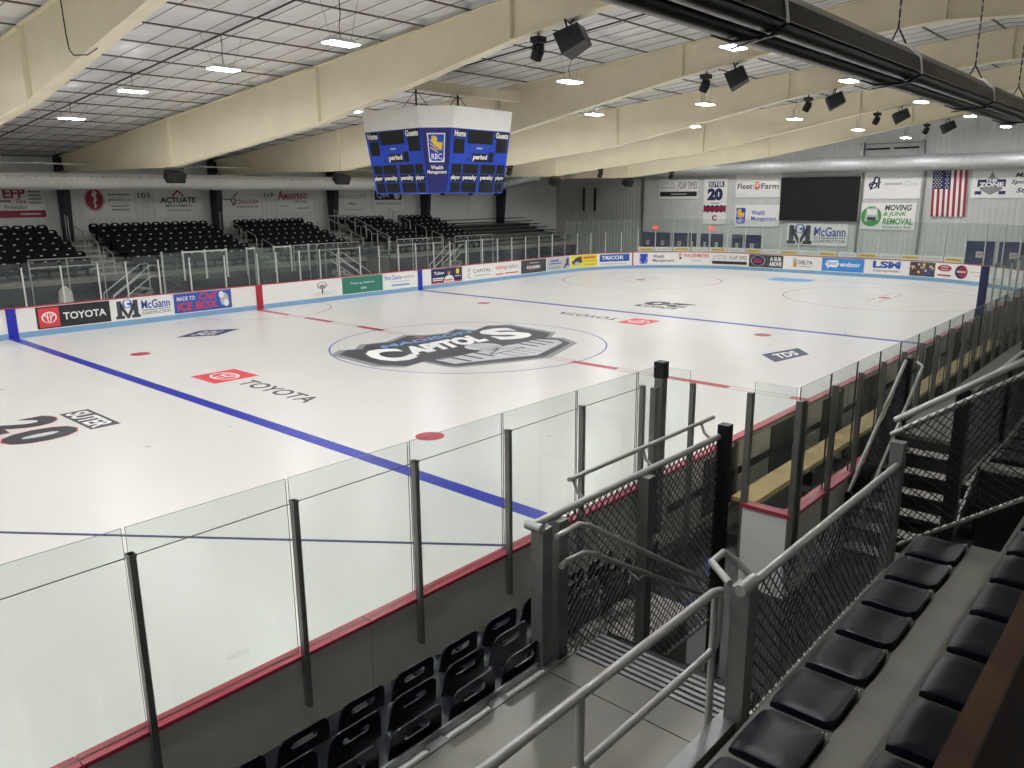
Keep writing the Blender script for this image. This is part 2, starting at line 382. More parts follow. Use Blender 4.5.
def sweep(b, s0, s1, prof, step=.6):
    """prof: closed list of (inward offset, z)"""
    n = max(1, math.ceil((s1-s0)/step)) if not (s1 <= S1 or s0 >= S4 or (s0 >= S2 and s1 <= S3)) else 1
    k = len(prof); vs = []
    for i in range(n+1):
        for w, z in prof: vs.append(bmap(s0+(s1-s0)*i/n, z, w))
    fs = [(i*k+j, i*k+(j+1) % k, (i+1)*k+(j+1) % k, (i+1)*k+j) for i in range(n) for j in range(k)]
    fs += [tuple(range(k)), tuple(n*k+j for j in range(k-1, -1, -1))]
    b.add(vs, fs)
def boards(t, s0, s1, length=2.44, back='board_back'):
    n = max(1, round((s1-s0)/length)); d = (s1-s0)/n
    for i in range(n):
        a, c = s0+i*d+.004, s0+(i+1)*d-.004
        q = MB(); sweep(q, a, c, [(0, 0), (0, 1.05), (-.03, 1.05), (-.03, 0)]); q.build('board_panel', 'board_white', t)
        q = MB(); sweep(q, a, c, [(-.031, 0), (-.031, 1.05), (-.1, 1.05), (-.1, 0)]); q.build('board_backing', back, t)
        q = MB(); sweep(q, a, c, [(.012, 0), (.012, .2), (.001, .2), (.001, 0)]); q.build('kick_plate', 'kick_blue', t)
        q = MB(); sweep(q, a, c, [(.02, 1.051), (.02, 1.085), (-.12, 1.085), (-.12, 1.051)]); q.build('cap_rail', 'cap_red', t)
def pane(t, s0, s1, z0, z1, off=-.05, th=.012):
    q = MB(); n = max(1, math.ceil((s1-s0)/.7)) if (s0 < S2 and s1 > S1) or (s0 < S4 and s1 > S3) else 1
    prof = [(off+th/2, z0), (off+th/2, z1), (off-th/2, z1), (off-th/2, z0)]
    vs = []
    for i in range(n+1):
        for w, z in prof: vs.append(bmap(s0+(s1-s0)*i/n, z, w))
    for i in range(n):
        for j in range(4):
            q.mi = 0 if j in (0, 2) else 1; q.add([vs[i*4+j], vs[i*4+(j+1) % 4], vs[(i+1)*4+(j+1) % 4], vs[(i+1)*4+j]], [(0, 1, 2, 3)])
    q.mi = 1; q.add([vs[j] for j in range(4)], [(0, 1, 2, 3)]); q.add([vs[n*4+j] for j in range(4)], [(3, 2, 1, 0)])
    return q.build('glass_pane', ['glass', 'glass_edge'], t)
def post(t, s, z0, z1, off=-.05, wd=.045, dp=.06, m='post_white'):
    q = MB(); sweep(q, s-wd/2, s+wd/2, [(off+dp/2, z0), (off+dp/2, z1), (off-dp/2, z1), (off-dp/2, z0)]); return q.build('glass_post', m, t)
FAR = empty('rink_boards', (0, W_, 0), 'long white rink boards with advertising and glass on the bleacher side and around the end', 'rink boards')
boards(FAR, -22, S1); boards(FAR, S1, S2); boards(FAR, S2, S3); boards(FAR, S3, S4)
boards(FAR, S4, sx(9.3))
fp = [-14.0, -12.7, -11.45, -10.2, -8.95, -7.69, -6.42, -5.4, -4.14, -2.87, -1.35, .18, 1.1, 2.3, 3.4, 4.47, 5.71, 6.88, 8.14, 9.31, 10.57, 11.76, 13.02, 14.3, 15.57, 16.8, 18.05, 19.3, 20.6, 21.9]
for i, s in enumerate(fp):
    post(FAR, s, 1.085, 2.44)
    if i: pane(FAR, fp[i-1]+.03, s-.03, 1.09, 2.6)
ep = [21.9+1.18*i for i in range(31)]
for i, s in enumerate(ep):
    post(FAR, s, 1.085, 2.44 if i < 5 else 2.62, wd=.04)
    if i: pane(FAR, ep[i-1]+.03, s-.03, 1.09, 3.22)
np_ = [sx(22-1.27*i) for i in range(11)]
for i, s in enumerate(np_):
    post(FAR, s, 1.085, 2.44)
    if i: pane(FAR, np_[i-1]+.03, s-.03, 1.09, 2.6)
q = MB(); q.box((9.1, -13.08, 0), (9.28, -12.88, 2.6)); q.build('padded_end_post', 'p_navy', FAR, label='blue padded post')
# coloured line marks carried up the boards
BP = Print(bmap, FAR, .004)
for s, m, wd in ((-BX, 'p_iceline', .32), (.12, 'p_icered', .32), (BX, 'p_iceline', .32), (27.45, 'p_icered', .08)):
    BP.rect('board_stripe', s-wd/2, .0, s+wd/2, 1.05, m, 3.5)

NEAR = empty('rink_boards', (-16, -W_, 0), 'rink boards with red cap and clear glass in front of the slotted seats', 'rink boards')
boards(NEAR, sx(-9.45), sx(-23.9))
xs = [-9.96-1.25*i for i in range(11)]
def npost(t, x, z0=.62, z1=2.44, y=-13.08):
    q = MB(); q.box((x-.022, y-.03, z0), (x+.022, y+.03, z1)); q.box((x-.026, y-.034, z1-.02), (x+.026, y+.034, z1)); q.box((x-.012, y-.042, z0), (x+.012, y-.03, z1-.03))
    return q.build('glass_post', 'steel_post', t)
def flat_pane(t, a, c, z0, z1, th=.012):
    a = Vector((*a, 0)); c = Vector((*c, 0)); d = (c-a).normalized(); n = Vector((-d.y, d.x, 0))*th/2; q = MB()
    P_ = [a-n, a+n, c+n, c-n]; lo = [p+Vector((0, 0, z0)) for p in P_]; hi = [p+Vector((0, 0, z1)) for p in P_]
    q.add(lo+hi, [(1, 2, 6, 5), (3, 0, 4, 7)]); q.mi = 1; q.add(lo+hi, [(0, 1, 5, 4), (2, 3, 7, 6), (4, 5, 6, 7), (3, 2, 1, 0)])
    return q.build('glass_pane', ['glass', 'glass_edge'], t)
for i, x in enumerate(xs):
    npost(NEAR, x)
    if i:
        flat_pane(NEAR, (x+.012, -13.0), (xs[i-1]-.012, -13.0), 1.09, 2.6)
        q = MB(); q.tube([(x, -13.035, 2.40), (xs[i-1], -13.035, 2.40)], .004, 5); q.build('stay_wire', 'glass_edge', NEAR)
flat_pane(NEAR, (-9.94, -13.0), (-9.5, -13.0), 1.09, 2.6)
flat_pane(NEAR, (-9.46, -13.06), (-9.46, -13.46), .4, 2.6)
q = MB(); q.box((-9.52, -13.1, .3), (-9.40, -12.98, 2.45)); q.build('gate_post', 'steel_post', NEAR); q = MB(); q.box((-9.53, -13.11, 2.45), (-9.39, -12.97, 2.66)); q.build('gate_post_cap', 'black_metal', NEAR)
q = MB(); q.box((-9.68, -13.1, .3), (-9.60, -13.02, 2.35)); q.build('gate_hinge_post', 'steel_post', NEAR)
npost(NEAR, -9.46, .1, 2.44, -13.5)

# ------------------------------------------------------------------ advertising panels on the boards
def ad(s0, s1, bg, label, lo=.235, hi=1.02):
    q = MB(); sweep(q, s0, s1, [(.006, lo), (.006, hi), (.001, hi), (.001, lo)], .4)
    t = q.build('advertisement', bg); tag(t, label, 'advertisement', 'board advertising panels')
    L = s1-s0; H = hi-lo
    P = Print(lambda u, v, w=0.: bmap(s0+u*L, lo+v*H, w+.006), t, .003); return P
P = ad(-8.72, -6.18, 'p_black', 'black advertising panel with a red logo tile and white TOYOTA lettering on the boards'); P.rect('logo_tile', .03, .06, .3, .94, 'p_toyred', 1); toyota_mark(P, .165, .5, .1, .26, 'p_white', 2, .02); P.text('TOYOTA', .35, .32, .94, .66, 'p_white', 2, .02)
P = ad(-6.02, -3.8, 'p_white', 'white advertising panel with dark M crest and blue McGann lettering on the boards')
def mcgann(P, bar=True):
    for a, c in (((.04, .15), (.12, .92)), ((.32, .15), (.40, .92))): P.rect('logo_bar', a[0], a[1], c[0], c[1], 'p_charcoal', 2)
    P.rect('logo_bar', .01, .05, .16, .2, 'p_charcoal', 2); P.rect('logo_bar', .28, .05, .43, .2, 'p_charcoal', 2)
    P.poly('logo_chevron', [(.10, .9), (.22, .25), (.34, .9), (.34, .55), (.24, .05), (.2, .05), (.10, .55)], 'p_charcoal', 2)
    P.ell('logo_ring', .22, .76, .085, .22, 'p_royal', 3, 24, ring=.03); P.rect('logo_tongue', .22, .7, .3, .8, 'p_royal', 3.2)
    P.text('McGann', .46, .42, .97, .86, 'p_royal', 2, .02); P.rect('rule', .46, .34, .97, .37, 'p_charcoal', 2); P.text('CONSTRUCTION', .46, .14, .97, .28, 'p_charcoal', 2, .01)
mcgann(P)
P = ad(-3.7, -1.2, 'p_royal', 'blue advertising panel reading MADE TO Chill ICE BOX in red and white'); P.text('MADE TO', .05, .62, .36, .84, 'p_white', 2, .02); P.text('Chill', .42, .58, .74, .95, 'p_toyred', 2, .02, .3); P.text('ICE BOX', .05, .1, .74, .52, 'p_toyred', 2, .03); P.ell('ice_figure', .87, .5, .08, .36, 'p_lgrey', 2, 9); P.ell('ice_figure', .82, .75, .05, .2, 'p_white', 2.5, 7); P.ell('ice_figure', .9, .3, .05, .2, 'p_white', 2.5, 7)
P = ad(2.1, 4.46, 'p_banner', 'off white advertising panel with a small dark tree emblem on the boards'); P.ell('tree_crown', .55, .68, .12, .22, 'p_grey', 2, 11, ring=.03); P.ell('tree_crown', .55, .6, .07, .14, 'p_grey', 2, 9); P.rect('tree_trunk', .535, .2, .57, .5, 'p_charcoal', 2); P.rect('rule', .3, .22, .85, .25, 'p_lgrey', 2); P.rect('rule', .38, .12, .77, .15, 'p_lgrey', 2)
P = ad(4.54, 7.0, 'p_green', 'green advertising panel with white Power up lettering on the boards'); P.text('Power up. Switch on.', .2, .52, .8, .68, 'p_white', 2, .01); P.text('WPPI', .44, .2, .58, .33, 'p_white', 2, .02)
P = ad(7.08, 9.3, 'p_white', 'white advertising panel reading First Choice in blue beside the blue line'); P.text('First Choice', .03, .58, .52, .86, 'p_royal', 2, .01); P.rect('text_line', .55, .64, .92, .74, 'p_lgrey', 2); P.rect('rule', .2, .42, .75, .46, 'p_lgrey', 2); P.rect('text_line', .22, .16, .76, .26, 'p_lblue', 2)
P = ad(10.3, 12.6, 'p_navy', 'blue advertising panel with a person in a white shirt on the boards'); P.text('Tyber', .08, .55, .42, .8, 'p_white', 2, .03); P.rect('white_line', .04, .3, .4, .38, 'p_white', 2); P.rect('white_line', .04, .18, .36, .25, 'p_white', 2); P.rect('red_strip', 0, 0, 1, .1, 'p_toyred', 2)
P.poly('portrait_shirt', [(.38, .05), (.44, .4), (.52, .5), (.62, .5), (.7, .38), (.73, .05)], 'p_white', 3); P.ell('portrait_head', .565, .7, .045, .2, 'p_skin', 3.5, 16); P.ell('portrait_hair', .565, .83, .046, .1, 'p_hair', 4, 12); P.rect('portrait_arms', .42, .12, .68, .24, 'p_skin', 4); P.ell('badge', .85, .72, .06, .2, 'p_gold', 2, 12); P.rect('white_line', .76, .36, .95, .44, 'p_lgrey', 2)
P = ad(12.8, 15.05, 'p_banner', 'pale advertising panel with a line emblem and grey CAPITAL lettering on the boards'); P.text('A', .1, .55, .2, .85, 'p_grey', 2, 0); P.text('C', .1, .15, .2, .45, 'p_charcoal', 2, 0); P.text('CAPITAL', .3, .46, .95, .7, 'p_charcoal', 2, 0); P.rect('text_line', .36, .22, .9, .3, 'p_lgrey', 2)
P = ad(15.15, 17.5, 'p_banner', 'pale advertising panel reading alphagraphics in red and grey on the boards'); P.text('alpha', .08, .46, .42, .84, 'p_toyred', 2, .01); P.text('graphics', .42, .46, .92, .84, 'p_grey', 2, 0); P.rect('text_line', .08, .14, .34, .22, 'p_toyred', 2); P.rect('text_line', .42, .16, .92, .24, 'p_toyred', 2)
P = ad(17.58, 19.95, 'p_charcoal', 'charcoal advertising panel with white KRAEMER lettering on the boards'); P.rect('text_line', .34, .72, .68, .78, 'p_lgrey', 2); P.text('KRAEMER', .22, .32, .76, .55, 'p_white', 2, .03); P.rect('red_rule', .28, .22, .6, .26, 'p_toyred', 2)
P = ad(20.03, 22.36, 'p_lgrey', 'pale blue advertising panel with a dark skater figure on the boards'); P.rect('text_line', .14, .68, .5, .8, 'p_royal', 2); P.rect('text_line', .1, .48, .62, .56, 'p_royal', 2); P.rect('text_line', .08, .16, .6, .22, 'p_grey', 2); P.poly('skater_figure', [(.7, .05), (.78, .35), (.84, .55), (.82, .75), (.9, .92), (.95, .8), (.93, .5), (.97, .2), (.9, .3), (.85, .25), (.78, .08)], 'p_charcoal', 2)
P = ad(22.44, 24.78, 'p_yellow', 'yellow advertising panel with a grey vehicle and red heading on the boards'); P.poly('vehicle_shape', [(.04, .45), (.2, .8), (.42, .92), (.46, .4), (.3, .35), (.2, .2), (.1, .3)], 'p_charcoal', 2); P.ell('vehicle_panel', .25, .3, .1, .2, 'p_lgrey', 3, 10); P.rect('heading_line', .5, .7, .95, .86, 'p_orange', 2); P.rect('text_line', .5, .46, .95, .52, 'p_tan', 2); P.rect('text_line', .55, .18, .9, .24, 'p_tan', 2)
P = ad(24.9, 27.28, 'p_banner', 'white advertising panel with a blue rounded TRICOR plate on the boards'); P.rect('name_plate', .03, .34, .97, .95, 'p_royal', 1, 6); P.text('TRICOR', .1, .5, .8, .82, 'p_white', 2, .03); P.text('INSURANCE', .08, .08, .9, .22, 'p_grey', 2, 0)
def rbc(P, u0, v0, u1, v1, lv=2):
    W2, H2 = u1-u0, v1-v0
    P.poly('shield', [(u0, v1), (u0, v0+.12*H2), (u0+.12*W2, v0), (u1-.12*W2, v0), (u1, v0+.12*H2), (u1, v1)], 'p_sb', lv)
    P.poly('lion_shape', [(u0+.2*W2, v0+.95*H2), (u0+.5*W2, v0+.93*H2), (u0+.6*W2, v0+.8*H2), (u0+.5*W2, v0+.72*H2), (u0+.92*W2, v0+.7*H2), (u0+.88*W2, v0+.42*H2), (u0+.7*W2, v0+.4*H2), (u0+.6*W2, v0+.52*H2), (u0+.35*W2, v0+.6*H2), (u0+.2*W2, v0+.75*H2)], 'p_gold', lv+.5)
    P.lines('lion_mane', [(u0+.08*W2, v0+(.8-.14*i)*H2, u0+.6*W2, v0+(.52-.1*i)*H2) for i in range(3)], .05*H2, 'p_gold', lv+.6)
    P.text('RBC', u0+.12*W2, v0+.06*H2, u1-.12*W2, v0+.28*H2, 'p_white', lv+1, .02)
P = ad(27.75, 30.38, 'p_banner', 'white advertising panel with blue lion shield and Wealth Management lettering on the boards'); rbc(P, .07, .08, .28, .92); P.text('Wealth', .42, .55, .7, .84, 'p_navy', 2, .01); P.text('Management', .42, .16, .96, .46, 'p_navy', 2, .01)
P = ad(30.46, 32.62, 'p_banner', 'white advertising panel with red WALGENMEYERS lettering on the boards'); P.text('W', .04, .7, .16, .95, 'p_toyred', 2, .03); P.rect('emblem', .07, .45, .14, .66, 'p_charcoal', 2); P.text('WALGENMEYERS', .2, .62, .98, .92, 'p_toyred', 2, .02); P.rect('text_line', .42, .32, .75, .4, 'p_lgrey', 2)
def fcap(P):
    P.text('CAPITAL', .04, .68, .42, .86, 'p_grey', 2, 0); P.text('NEWSPAPERS', .04, .5, .42, .62, 'p_grey', 2, 0); P.text('FCAP TIMES', .5, .5, .98, .84, 'p_charcoal', 2, .0); P.rect('dark_strip', .03, .12, .98, .36, 'p_black', 2); P.rect('strip_text', .32, .21, .72, .26, 'p_lgrey', 3)
P = ad(32.7, 35.15, 'p_banner', 'white advertising panel reading FCAP TIMES above a black strip on the boards'); fcap(P)
P = ad(35.24, 37.52, 'p_charcoal', 'charcoal advertising panel with a round red badge reading A SUB ABOVE'); P.ell('badge_ring', .27, .52, .21, .42, 'p_lgrey', 2, 28, ring=.02); P.ell('badge', .27, .52, .18, .36, 'p_navy', 2, 28); P.text('JERSEY', .14, .52, .4, .68, 'p_toyred', 3, .03); P.text("MIKE'S", .14, .34, .4, .5, 'p_toyred', 3, .03); P.text('A SUB', .62, .54, .94, .86, 'p_white', 2, .04); P.text('ABOVE', .6, .14, .96, .48, 'p_white', 2, .04)
P = ad(37.58, 39.9, 'p_banner', 'white advertising panel with an orange beer glass and grey DELTA lettering'); P.rect('beer_glass', .26, .16, .36, .68, 'p_tan', 2); P.ell('beer_foam', .31, .74, .07, .14, 'p_lgrey', 3, 12); P.text('DELTA', .4, .4, .78, .7, 'p_charcoal', 2, .02); P.rect('text_line', .4, .2, .76, .28, 'p_lgrey', 2)
P = ad(39.96, 42.44, 'p_sky', 'bright blue advertising panel with a white speech bubble logo on the boards'); P.poly('speech_bubble', [(.08, .5), (.14, .82), (.38, .86), (.42, .55), (.36, .3), (.2, .32), (.12, .18), (.14, .32)], 'p_white', 2); P.text('Spot!', .13, .42, .37, .76, 'p_sky', 3, .02, .2); P.text('endoor', .44, .38, .92, .74, 'p_white', 2, .03)
P = ad(42.56, 44.86, 'p_white', 'white advertising panel with blue LSM over the word Chiropractic'); P.text('LSM', .16, .42, .82, .94, 'p_royal', 2, .05); P.text('Chiropractic', .18, .1, .8, .34, 'p_charcoal', 2, .01)
P = ad(44.96, 46.34, 'p_charcoal', 'advertising panel printed with a crowded photograph of players on the boards')
for i in range(22):
    a, c = random.random()*.86, random.random()*.8; P.rect('photo_patch', a, c, a+.08+.06*random.random(), c+.1+.1*random.random(), random.choice(['p_gold', 'p_white', 'p_royal', 'p_lgrey', 'p_black', 'p_tan', 'p_wred']), 1.2+.1*i)
P = ad(46.4, 47.36, 'p_banner', 'white advertising panel with a red script emblem on the boards'); P.ell('red_emblem', .5, .68, .42, .22, 'p_wred', 2, 20, ring=.1); P.rect('text_line', .14, .62, .86, .74, 'p_wred', 2); P.rect('text_line', .1, .14, .9, .24, 'p_wred', 2)
P = ad(47.44, 49.3, 'p_banner', 'white advertising panel with a dark red and blue round badge on the boards'); P.ell('badge', .22, .5, .2, .46, 'p_navy', 2, 28); P.ell('badge_half', .26, .5, .15, .36, 'p_wred', 3, 28); P.rect('text_line', .08, .46, .36, .58, 'p_lgrey', 4); P.rect('text_line', .5, .54, .95, .6, 'p_lgrey', 2); P.rect('text_line', .65, .32, .95, .37, 'p_lgrey', 2)
# small strips standing on the cap behind the end glass
for i in range(17):
    s0 = ep[5]+1.18*i+.05; yel = i % 2 == 0
    q = MB(); sweep(q, s0, s0+1.08, [(-.07, 1.10), (-.07, 1.40), (-.075, 1.40), (-.075, 1.10)], .4)
    t = q.build('advertising_strip', 'board_white'); tag(t, 'white strip with a yellow name band behind the end glass' if yel else 'white strip with grey lettering behind the end glass', 'advertising strip', 'yellow name strips above the end boards' if yel else 'grey lettered strips above the end boards')
    Pq = Print(lambda u, v, w=0., s0=s0: bmap(s0+u*1.08, 1.10+v*.30, w-.07), t, .002)
    if yel: Pq.rect('yellow_band', .08, .2, .92, .75, 'p_gold', 1, 3); Pq.rect('text_line', .14, .4, .86, .55, 'p_tan', 2)
    else: Pq.rect('text_line', .12, .38, .88, .56, 'p_lgrey', 1)

# ------------------------------------------------------------------ centre ice crest
NAVY = [(-3.85,1.81),(-3.23,2.2),(-2.82,1.96),(-2.24,2.47),(-1.4,2.23),(-.2,2.75),(.24,2.2),(.96,1.96),(1.8,2.35),(2.0,1.62),(3.03,2.0),(3.72,1.52),(3.39,-.83),(2.59,-1.27),(2.73,-1.74),(2.31,-2.54),(-.01,-3.34),(-.99,-3.02),(-2.69,-2.27),(-2.8,-1.88),(-2.79,-1.03),(-3.58,-1.16),(-4.02,-.43)]
def triangulated(P, name, pts, m, lv):
    from mathutils.geometry import tessellate_polygon
    tris = tessellate_polygon([[Vector((a, c, 0)) for a, c in pts]]); return P.raw(name, pts, [tuple(t) for t in tris], m, lv)
triangulated(IP, 'painted_crest_shadow', [(-.25+(x+.25)*1.065, -.2+(y+.2)*1.07) for x, y in NAVY], 'p_grey', 1.6)
triangulated(IP, 'painted_crest_field', NAVY, 'p_dark', 2.2)
def quad_text(txt, q, m, lv, bold=.03):
    a, b_, c, d = [Vector(p) for p in q]
    fm = lambda u, v, w=0.: Vector((*( (a*(1-u)+b_*u)*(1-v)+(d*(1-u)+c*u)*v ), w))
    Print(fm, ICE, .0006).text(txt, 0, 0, 1, 1, m, lv, bold, name='painted_lettering')
for tl in TILES:
    cc = (Vector(tl[0])+Vector(tl[1])+Vector(tl[2])+Vector(tl[3]))/4; quad_text('TDS', [cc+(Vector(p)-cc)*.6 for p in tl], 'p_white', 2.4, .03)
quad_text('C', [(-3.75,-.5),(-2.5,-.5),(-2.0,1.3),(-3.2,1.85)], 'p_white', 2.8, .05)
quad_text('APITOL', [(-2.45,-.13),(.95,-.13),(1.5,1.15),(-1.9,1.15)], 'p_white', 2.8, .07)
quad_text('S', [(1.2,-.55),(2.7,-.85),(3.45,1.35),(1.95,1.65)], 'p_white', 2.8, .05)
quad_text('MADISON', [(-2.3,1.5),(1.75,1.45),(2.0,1.9),(-2.1,1.95)], 'p_lblue', 2.8, .03)
st = [(-.1+(.3 if i % 2 == 0 else .13)*math.cos(PI/2+i*PI/5), 2.22+(.3 if i % 2 == 0 else .13)*math.sin(PI/2+i*PI/5)) for i in range(10)]
triangulated(IP, 'painted_star', st, 'p_icered', 2.8)
triangulated(IP, 'painted_crest_building', [(-2.48,-1.12),(-1.2,-1.18),(.32,-1.2),(2.12,-1.16),(2.5,-1.85),(2.2,-2.3),(.05,-3.0),(-.84,-2.6),(-2.5,-2.0)], 'p_lgrey', 2.8)
for a in (-2.0, -1.5, -1.0, 1.1, 1.5, 1.9): IP.rect('painted_crest_column', a, -2.1, a+.14, -1.25, 'p_dark', 3.2)
for a in (-.5, -.15, .2, .55): IP.rect('painted_crest_column', a, -2.75, a+.1, -1.9, 'p_grey', 3.2)
IP.lines('painted_crest_roof', [(-2.4,-1.2,-.7,-1.2), (.8,-1.2,2.2,-1.2), (-.8,-1.8,0,-1.4), (0,-1.4,.8,-1.8), (-.8,-1.85,.8,-1.85)], .07, 'p_dark', 3.4)
IP.ell('painted_crest_dome', 0, -.75, .62, .62, 'p_lgrey', 2.8, 20)
IP.lines('painted_crest_dome_rib', [(0,-1.35,0,-.15), (-.25,-1.35,-.2,-.25), (.25,-1.35,.2,-.25), (-.6,-.95,.6,-.95)], .05, 'p_grey', 3.2)

# ------------------------------------------------------------------ lamps
emit('lamp_glow', 'FDFDFF', LAMP_STRENGTH)
def lamp(x, y, z):
    t = empty('high_bay_light', (x, y, z), 'bright white linear LED high bay light hung on wires from the ceiling', 'light', 'LED high bay lights')
    q = MB(); q.box((x-.36, y-.19, z+.012), (x+.36, y+.19, z+.05)); q.box((x-.28, y-.1, z+.05), (x+.28, y+.1, z+.11)); q.build('housing', 'post_white', t)
    q = MB(); q.box((x-.34, y-.17, z), (x+.34, y+.17, z+.012)); q.build('diffuser', 'lamp_glow', t)
    for a in (-.26, .26):
        q = MB(); q.tube([(x+a, y, z+.11), (x+a*2.2, y, ztop(y)+.06)], .004, 4); q.build('hanger_wire', 'wire', t)
    q = MB(); q.tube([(x, y, z+.11), (x+.03, y+.08, z+.35), (x-.02, y-.05, z+.55), (x, y, ztop(y)+.04)], .01, 5); q.build('power_cord', 'wire', t)
for x in (-22.86, -15.24, -7.62, 0, 7.62, 15.24, 22.86, 30.48):
    for y, z in ((-9, 8.08), (-4.2, 7.78), (.5, 7.78), (5.6, 7.72), (10.35, 7.3)):
        if not (x == 0 and y == .5): lamp(x, y, z)
for x in (-22.86, -15.24, -7.62): lamp(x, -13.8, 8.5)  # extra lamps added out of view to brighten the near boards and stand

# ------------------------------------------------------------------ scoreboard
def scoreboard():
    cx, cy = -.1, 1.0
    t = empty('scoreboard', (cx, cy, 4.86), 'blue four sided scoreboard with white top band hanging over centre ice', 'scoreboard')
    def ring(z, h, c): # half size, chamfer
        return [Vector((cx+a, cy+b_, z)) for a, b_ in ((-h, -h+c), (-h+c, -h), (h-c, -h), (h, -h+c), (h, h-c), (h-c, h), (-h+c, h), (-h, h-c))]
    zb, zm, zt = 4.86, 6.72, 7.32
    lo, mi, hi = ring(zb, 1.62, .40), ring(zm, 1.93, .66), ring(zt, 2.02, .74)
    faces = [(0, 1), (1, 2), (2, 3), (3, 4), (4, 5), (5, 6), (6, 7), (7, 0)]
    q = MB(); q.add(lo+mi, [(i, (i+1) % 8, 8+(i+1) % 8, 8+i) for i in range(8)]+[tuple(range(7, -1, -1))]); q.build('cabinet', 'p_sb', t)
    q = MB(); q.add(mi+hi, [(i, (i+1) % 8, 8+(i+1) % 8, 8+i) for i in range(8)]+[tuple(range(8, 16))]); q.build('top_band', 'board_white', t)
    for i, (a, b_) in enumerate(faces):
        A, B, C_, D = lo[a], lo[b_], mi[b_], mi[a]
        n = (B-A).cross(D-A).normalized()
        fm = lambda u, v, w=0., A=A, B=B, C_=C_, D=D, n=n: (A*(1-u)+B*u)*(1-v)+(D*(1-u)+C_*u)*v+n*w
        P = Print(fm, t, .008)
        if i % 2 == 0:
            P.rect('corner_panel', .02, .02, .98, .99, 'p_sbnavy', 1); P.rect('shield_border', .2, .48, .8, .92, 'p_white', 1.5); rbc(P, .24, .5, .76, .9, 2); 
            P.text('Wealth', .24, .37, .76, .43, 'p_white', 2, .03); P.text('Management', .08, .29, .92, .36, 'p_white', 2, .03)
        else:
            def led(u0, v0, u1, v1): P.rect('display', u0, v0, u1, v1, 'p_led', 2)
            led(.05, .62, .22, .84); led(.27, .78, .70, .985); led(.77, .66, .97, .87); led(.66, .5, .74, .66)
            def plate(u0, v0, u1, v1, s):
                P.rect('name_plate', u0, v0, u1, v1, 'p_led', 2); P.text(s, u0+.012, v0+.015, u1-.012, v1-.012, 'p_white', 3, .04)
            plate(.03, .86, .24, .985, 'Home'); plate(.73, .87, .98, .99, 'Guests'); plate(.37, .5, .64, .63, 'period')
            P.rect('small_mark', .43, .7, .53, .725, 'p_lgrey', 2)
            P.ell('indicator', .3, .53, .012, .02, 'p_led', 2, 10); P.ell('indicator', .385, .53, .015, .03, 'p_white', 2, 8)
            for u0, u1 in ((.04, .2), (.23, .49), (.54, .8), (.83, .97)): led(u0, .315, u1, .46); led(u0, .02, u1, .17)
            for (u0, u1), s in zip(((.02, .2), (.22, .49), (.53, .79), (.81, .99)), ('player', 'penalty', 'penalty', 'player')): plate(u0, .185, u1, .30, s)
    for a, b_ in ((-.9, 0), (.9, 0)):
        q = MB()
        q.tube([(cx+a, cy+b_, 7.32), (cx+a, cy+b_, 7.96)], .03, 6); q.build('hoist_rod', 'black_metal', t)
        q = MB(); q.tube([(cx+a-.5, cy+b_+.2, 7.32), (cx+a, cy+b_, 7.94), (cx+a+.5, cy+b_-.2, 7.32)], .015, 5); q.build('sling_wire', 'black_metal', t)
    for a in (-1.2, .0, 1.2):
        q = MB(); q.box((cx+a-.05, cy-1.45, 4.8), (cx+a+.05, cy-1.35, 4.86)); q.build('bottom_lug', 'black_metal', t)
    q = MB(); q.box((-3.78, .88, 7.97), (3.78, 1.12, 8.28)); q.build('hanger_beam', 'frame_cream', None, label='cream beam between roof frames carrying the scoreboard', cat='beam')
scoreboard()

# ------------------------------------------------------------------ ducts, pipes, heater
def duct_left():
    t = empty('air_duct', (0, 20.6, 5.2), 'long white fabric air duct with small holes above the far bleachers', 'duct')
    q = MB(); q.tube([(-16, 20.6, 5.56), (21.8, 20.6, 5.56)], .375, 20); q.build('duct_body', 'duct_white', t, smooth=True)
    for s in (1, -1):
        q = MB(); q.tube([(-16, 20.6-.375*.83, 5.56+.375*.55*s+(.0 if s > 0 else .28)), (21.8, 20.6-.375*.83, 5.56+.375*.55*s+(.0 if s > 0 else .28))], .006, 4)
        q.build('duct_seam', 'p_grey', t)
    for i in range(56):
        x = -9+i*.55
        q = MB(); q.tube([(x, 20.6-.36, 5.56+.17), (x, 20.6-.375, 5.56+.175)], .022, 6); q.build('air_hole', 'p_black', t)
    q = MB(); q.tube([(21.8, 20.6, 5.56), (22.4, 20.5, 5.45), (22.9, 20.1, 5.45), (24.4, 18.7, 5.9), (25.2, 17.9, 6.2)], .34, 14); q.build('duct_elbow', 'duct_silver', t, smooth=True, label='bare metal elbow')
duct_left()
q = MB(); q.tube([(-14, 19, 6.22), (26, 19, 6.3)], .03, 8); q.build('sprinkler_pipe', 'post_white', None, label='thin white sprinkler pipe running along above the white duct', cat='pipe')
t = empty('spiral_duct', (33.7, 0, 6.2), 'large bare metal spiral duct running across the end wall', 'duct')
q = MB(); q.tube([(33.62, 14.2, 6.6), (33.62, -16, 6.5)], .46, 20); q.build('duct_body', 'duct_silver', t, smooth=True)
for i in range(22):
    y = 13.6-i*1.35; q = MB(); q.tube([(33.62, y-.02, 6.6-.1*i/22), (33.62, y+.02, 6.6-.1*i/22)], .47, 20); q.build('duct_seam_band', 'duct_silver', t)
q = MB(); q.tube([(26.5, 16.4, 6.5), (29, 15.0, 6.6), (33.62, 14.2, 6.6)], .44, 16); q.build('duct_bend', 'duct_silver', t, smooth=True)
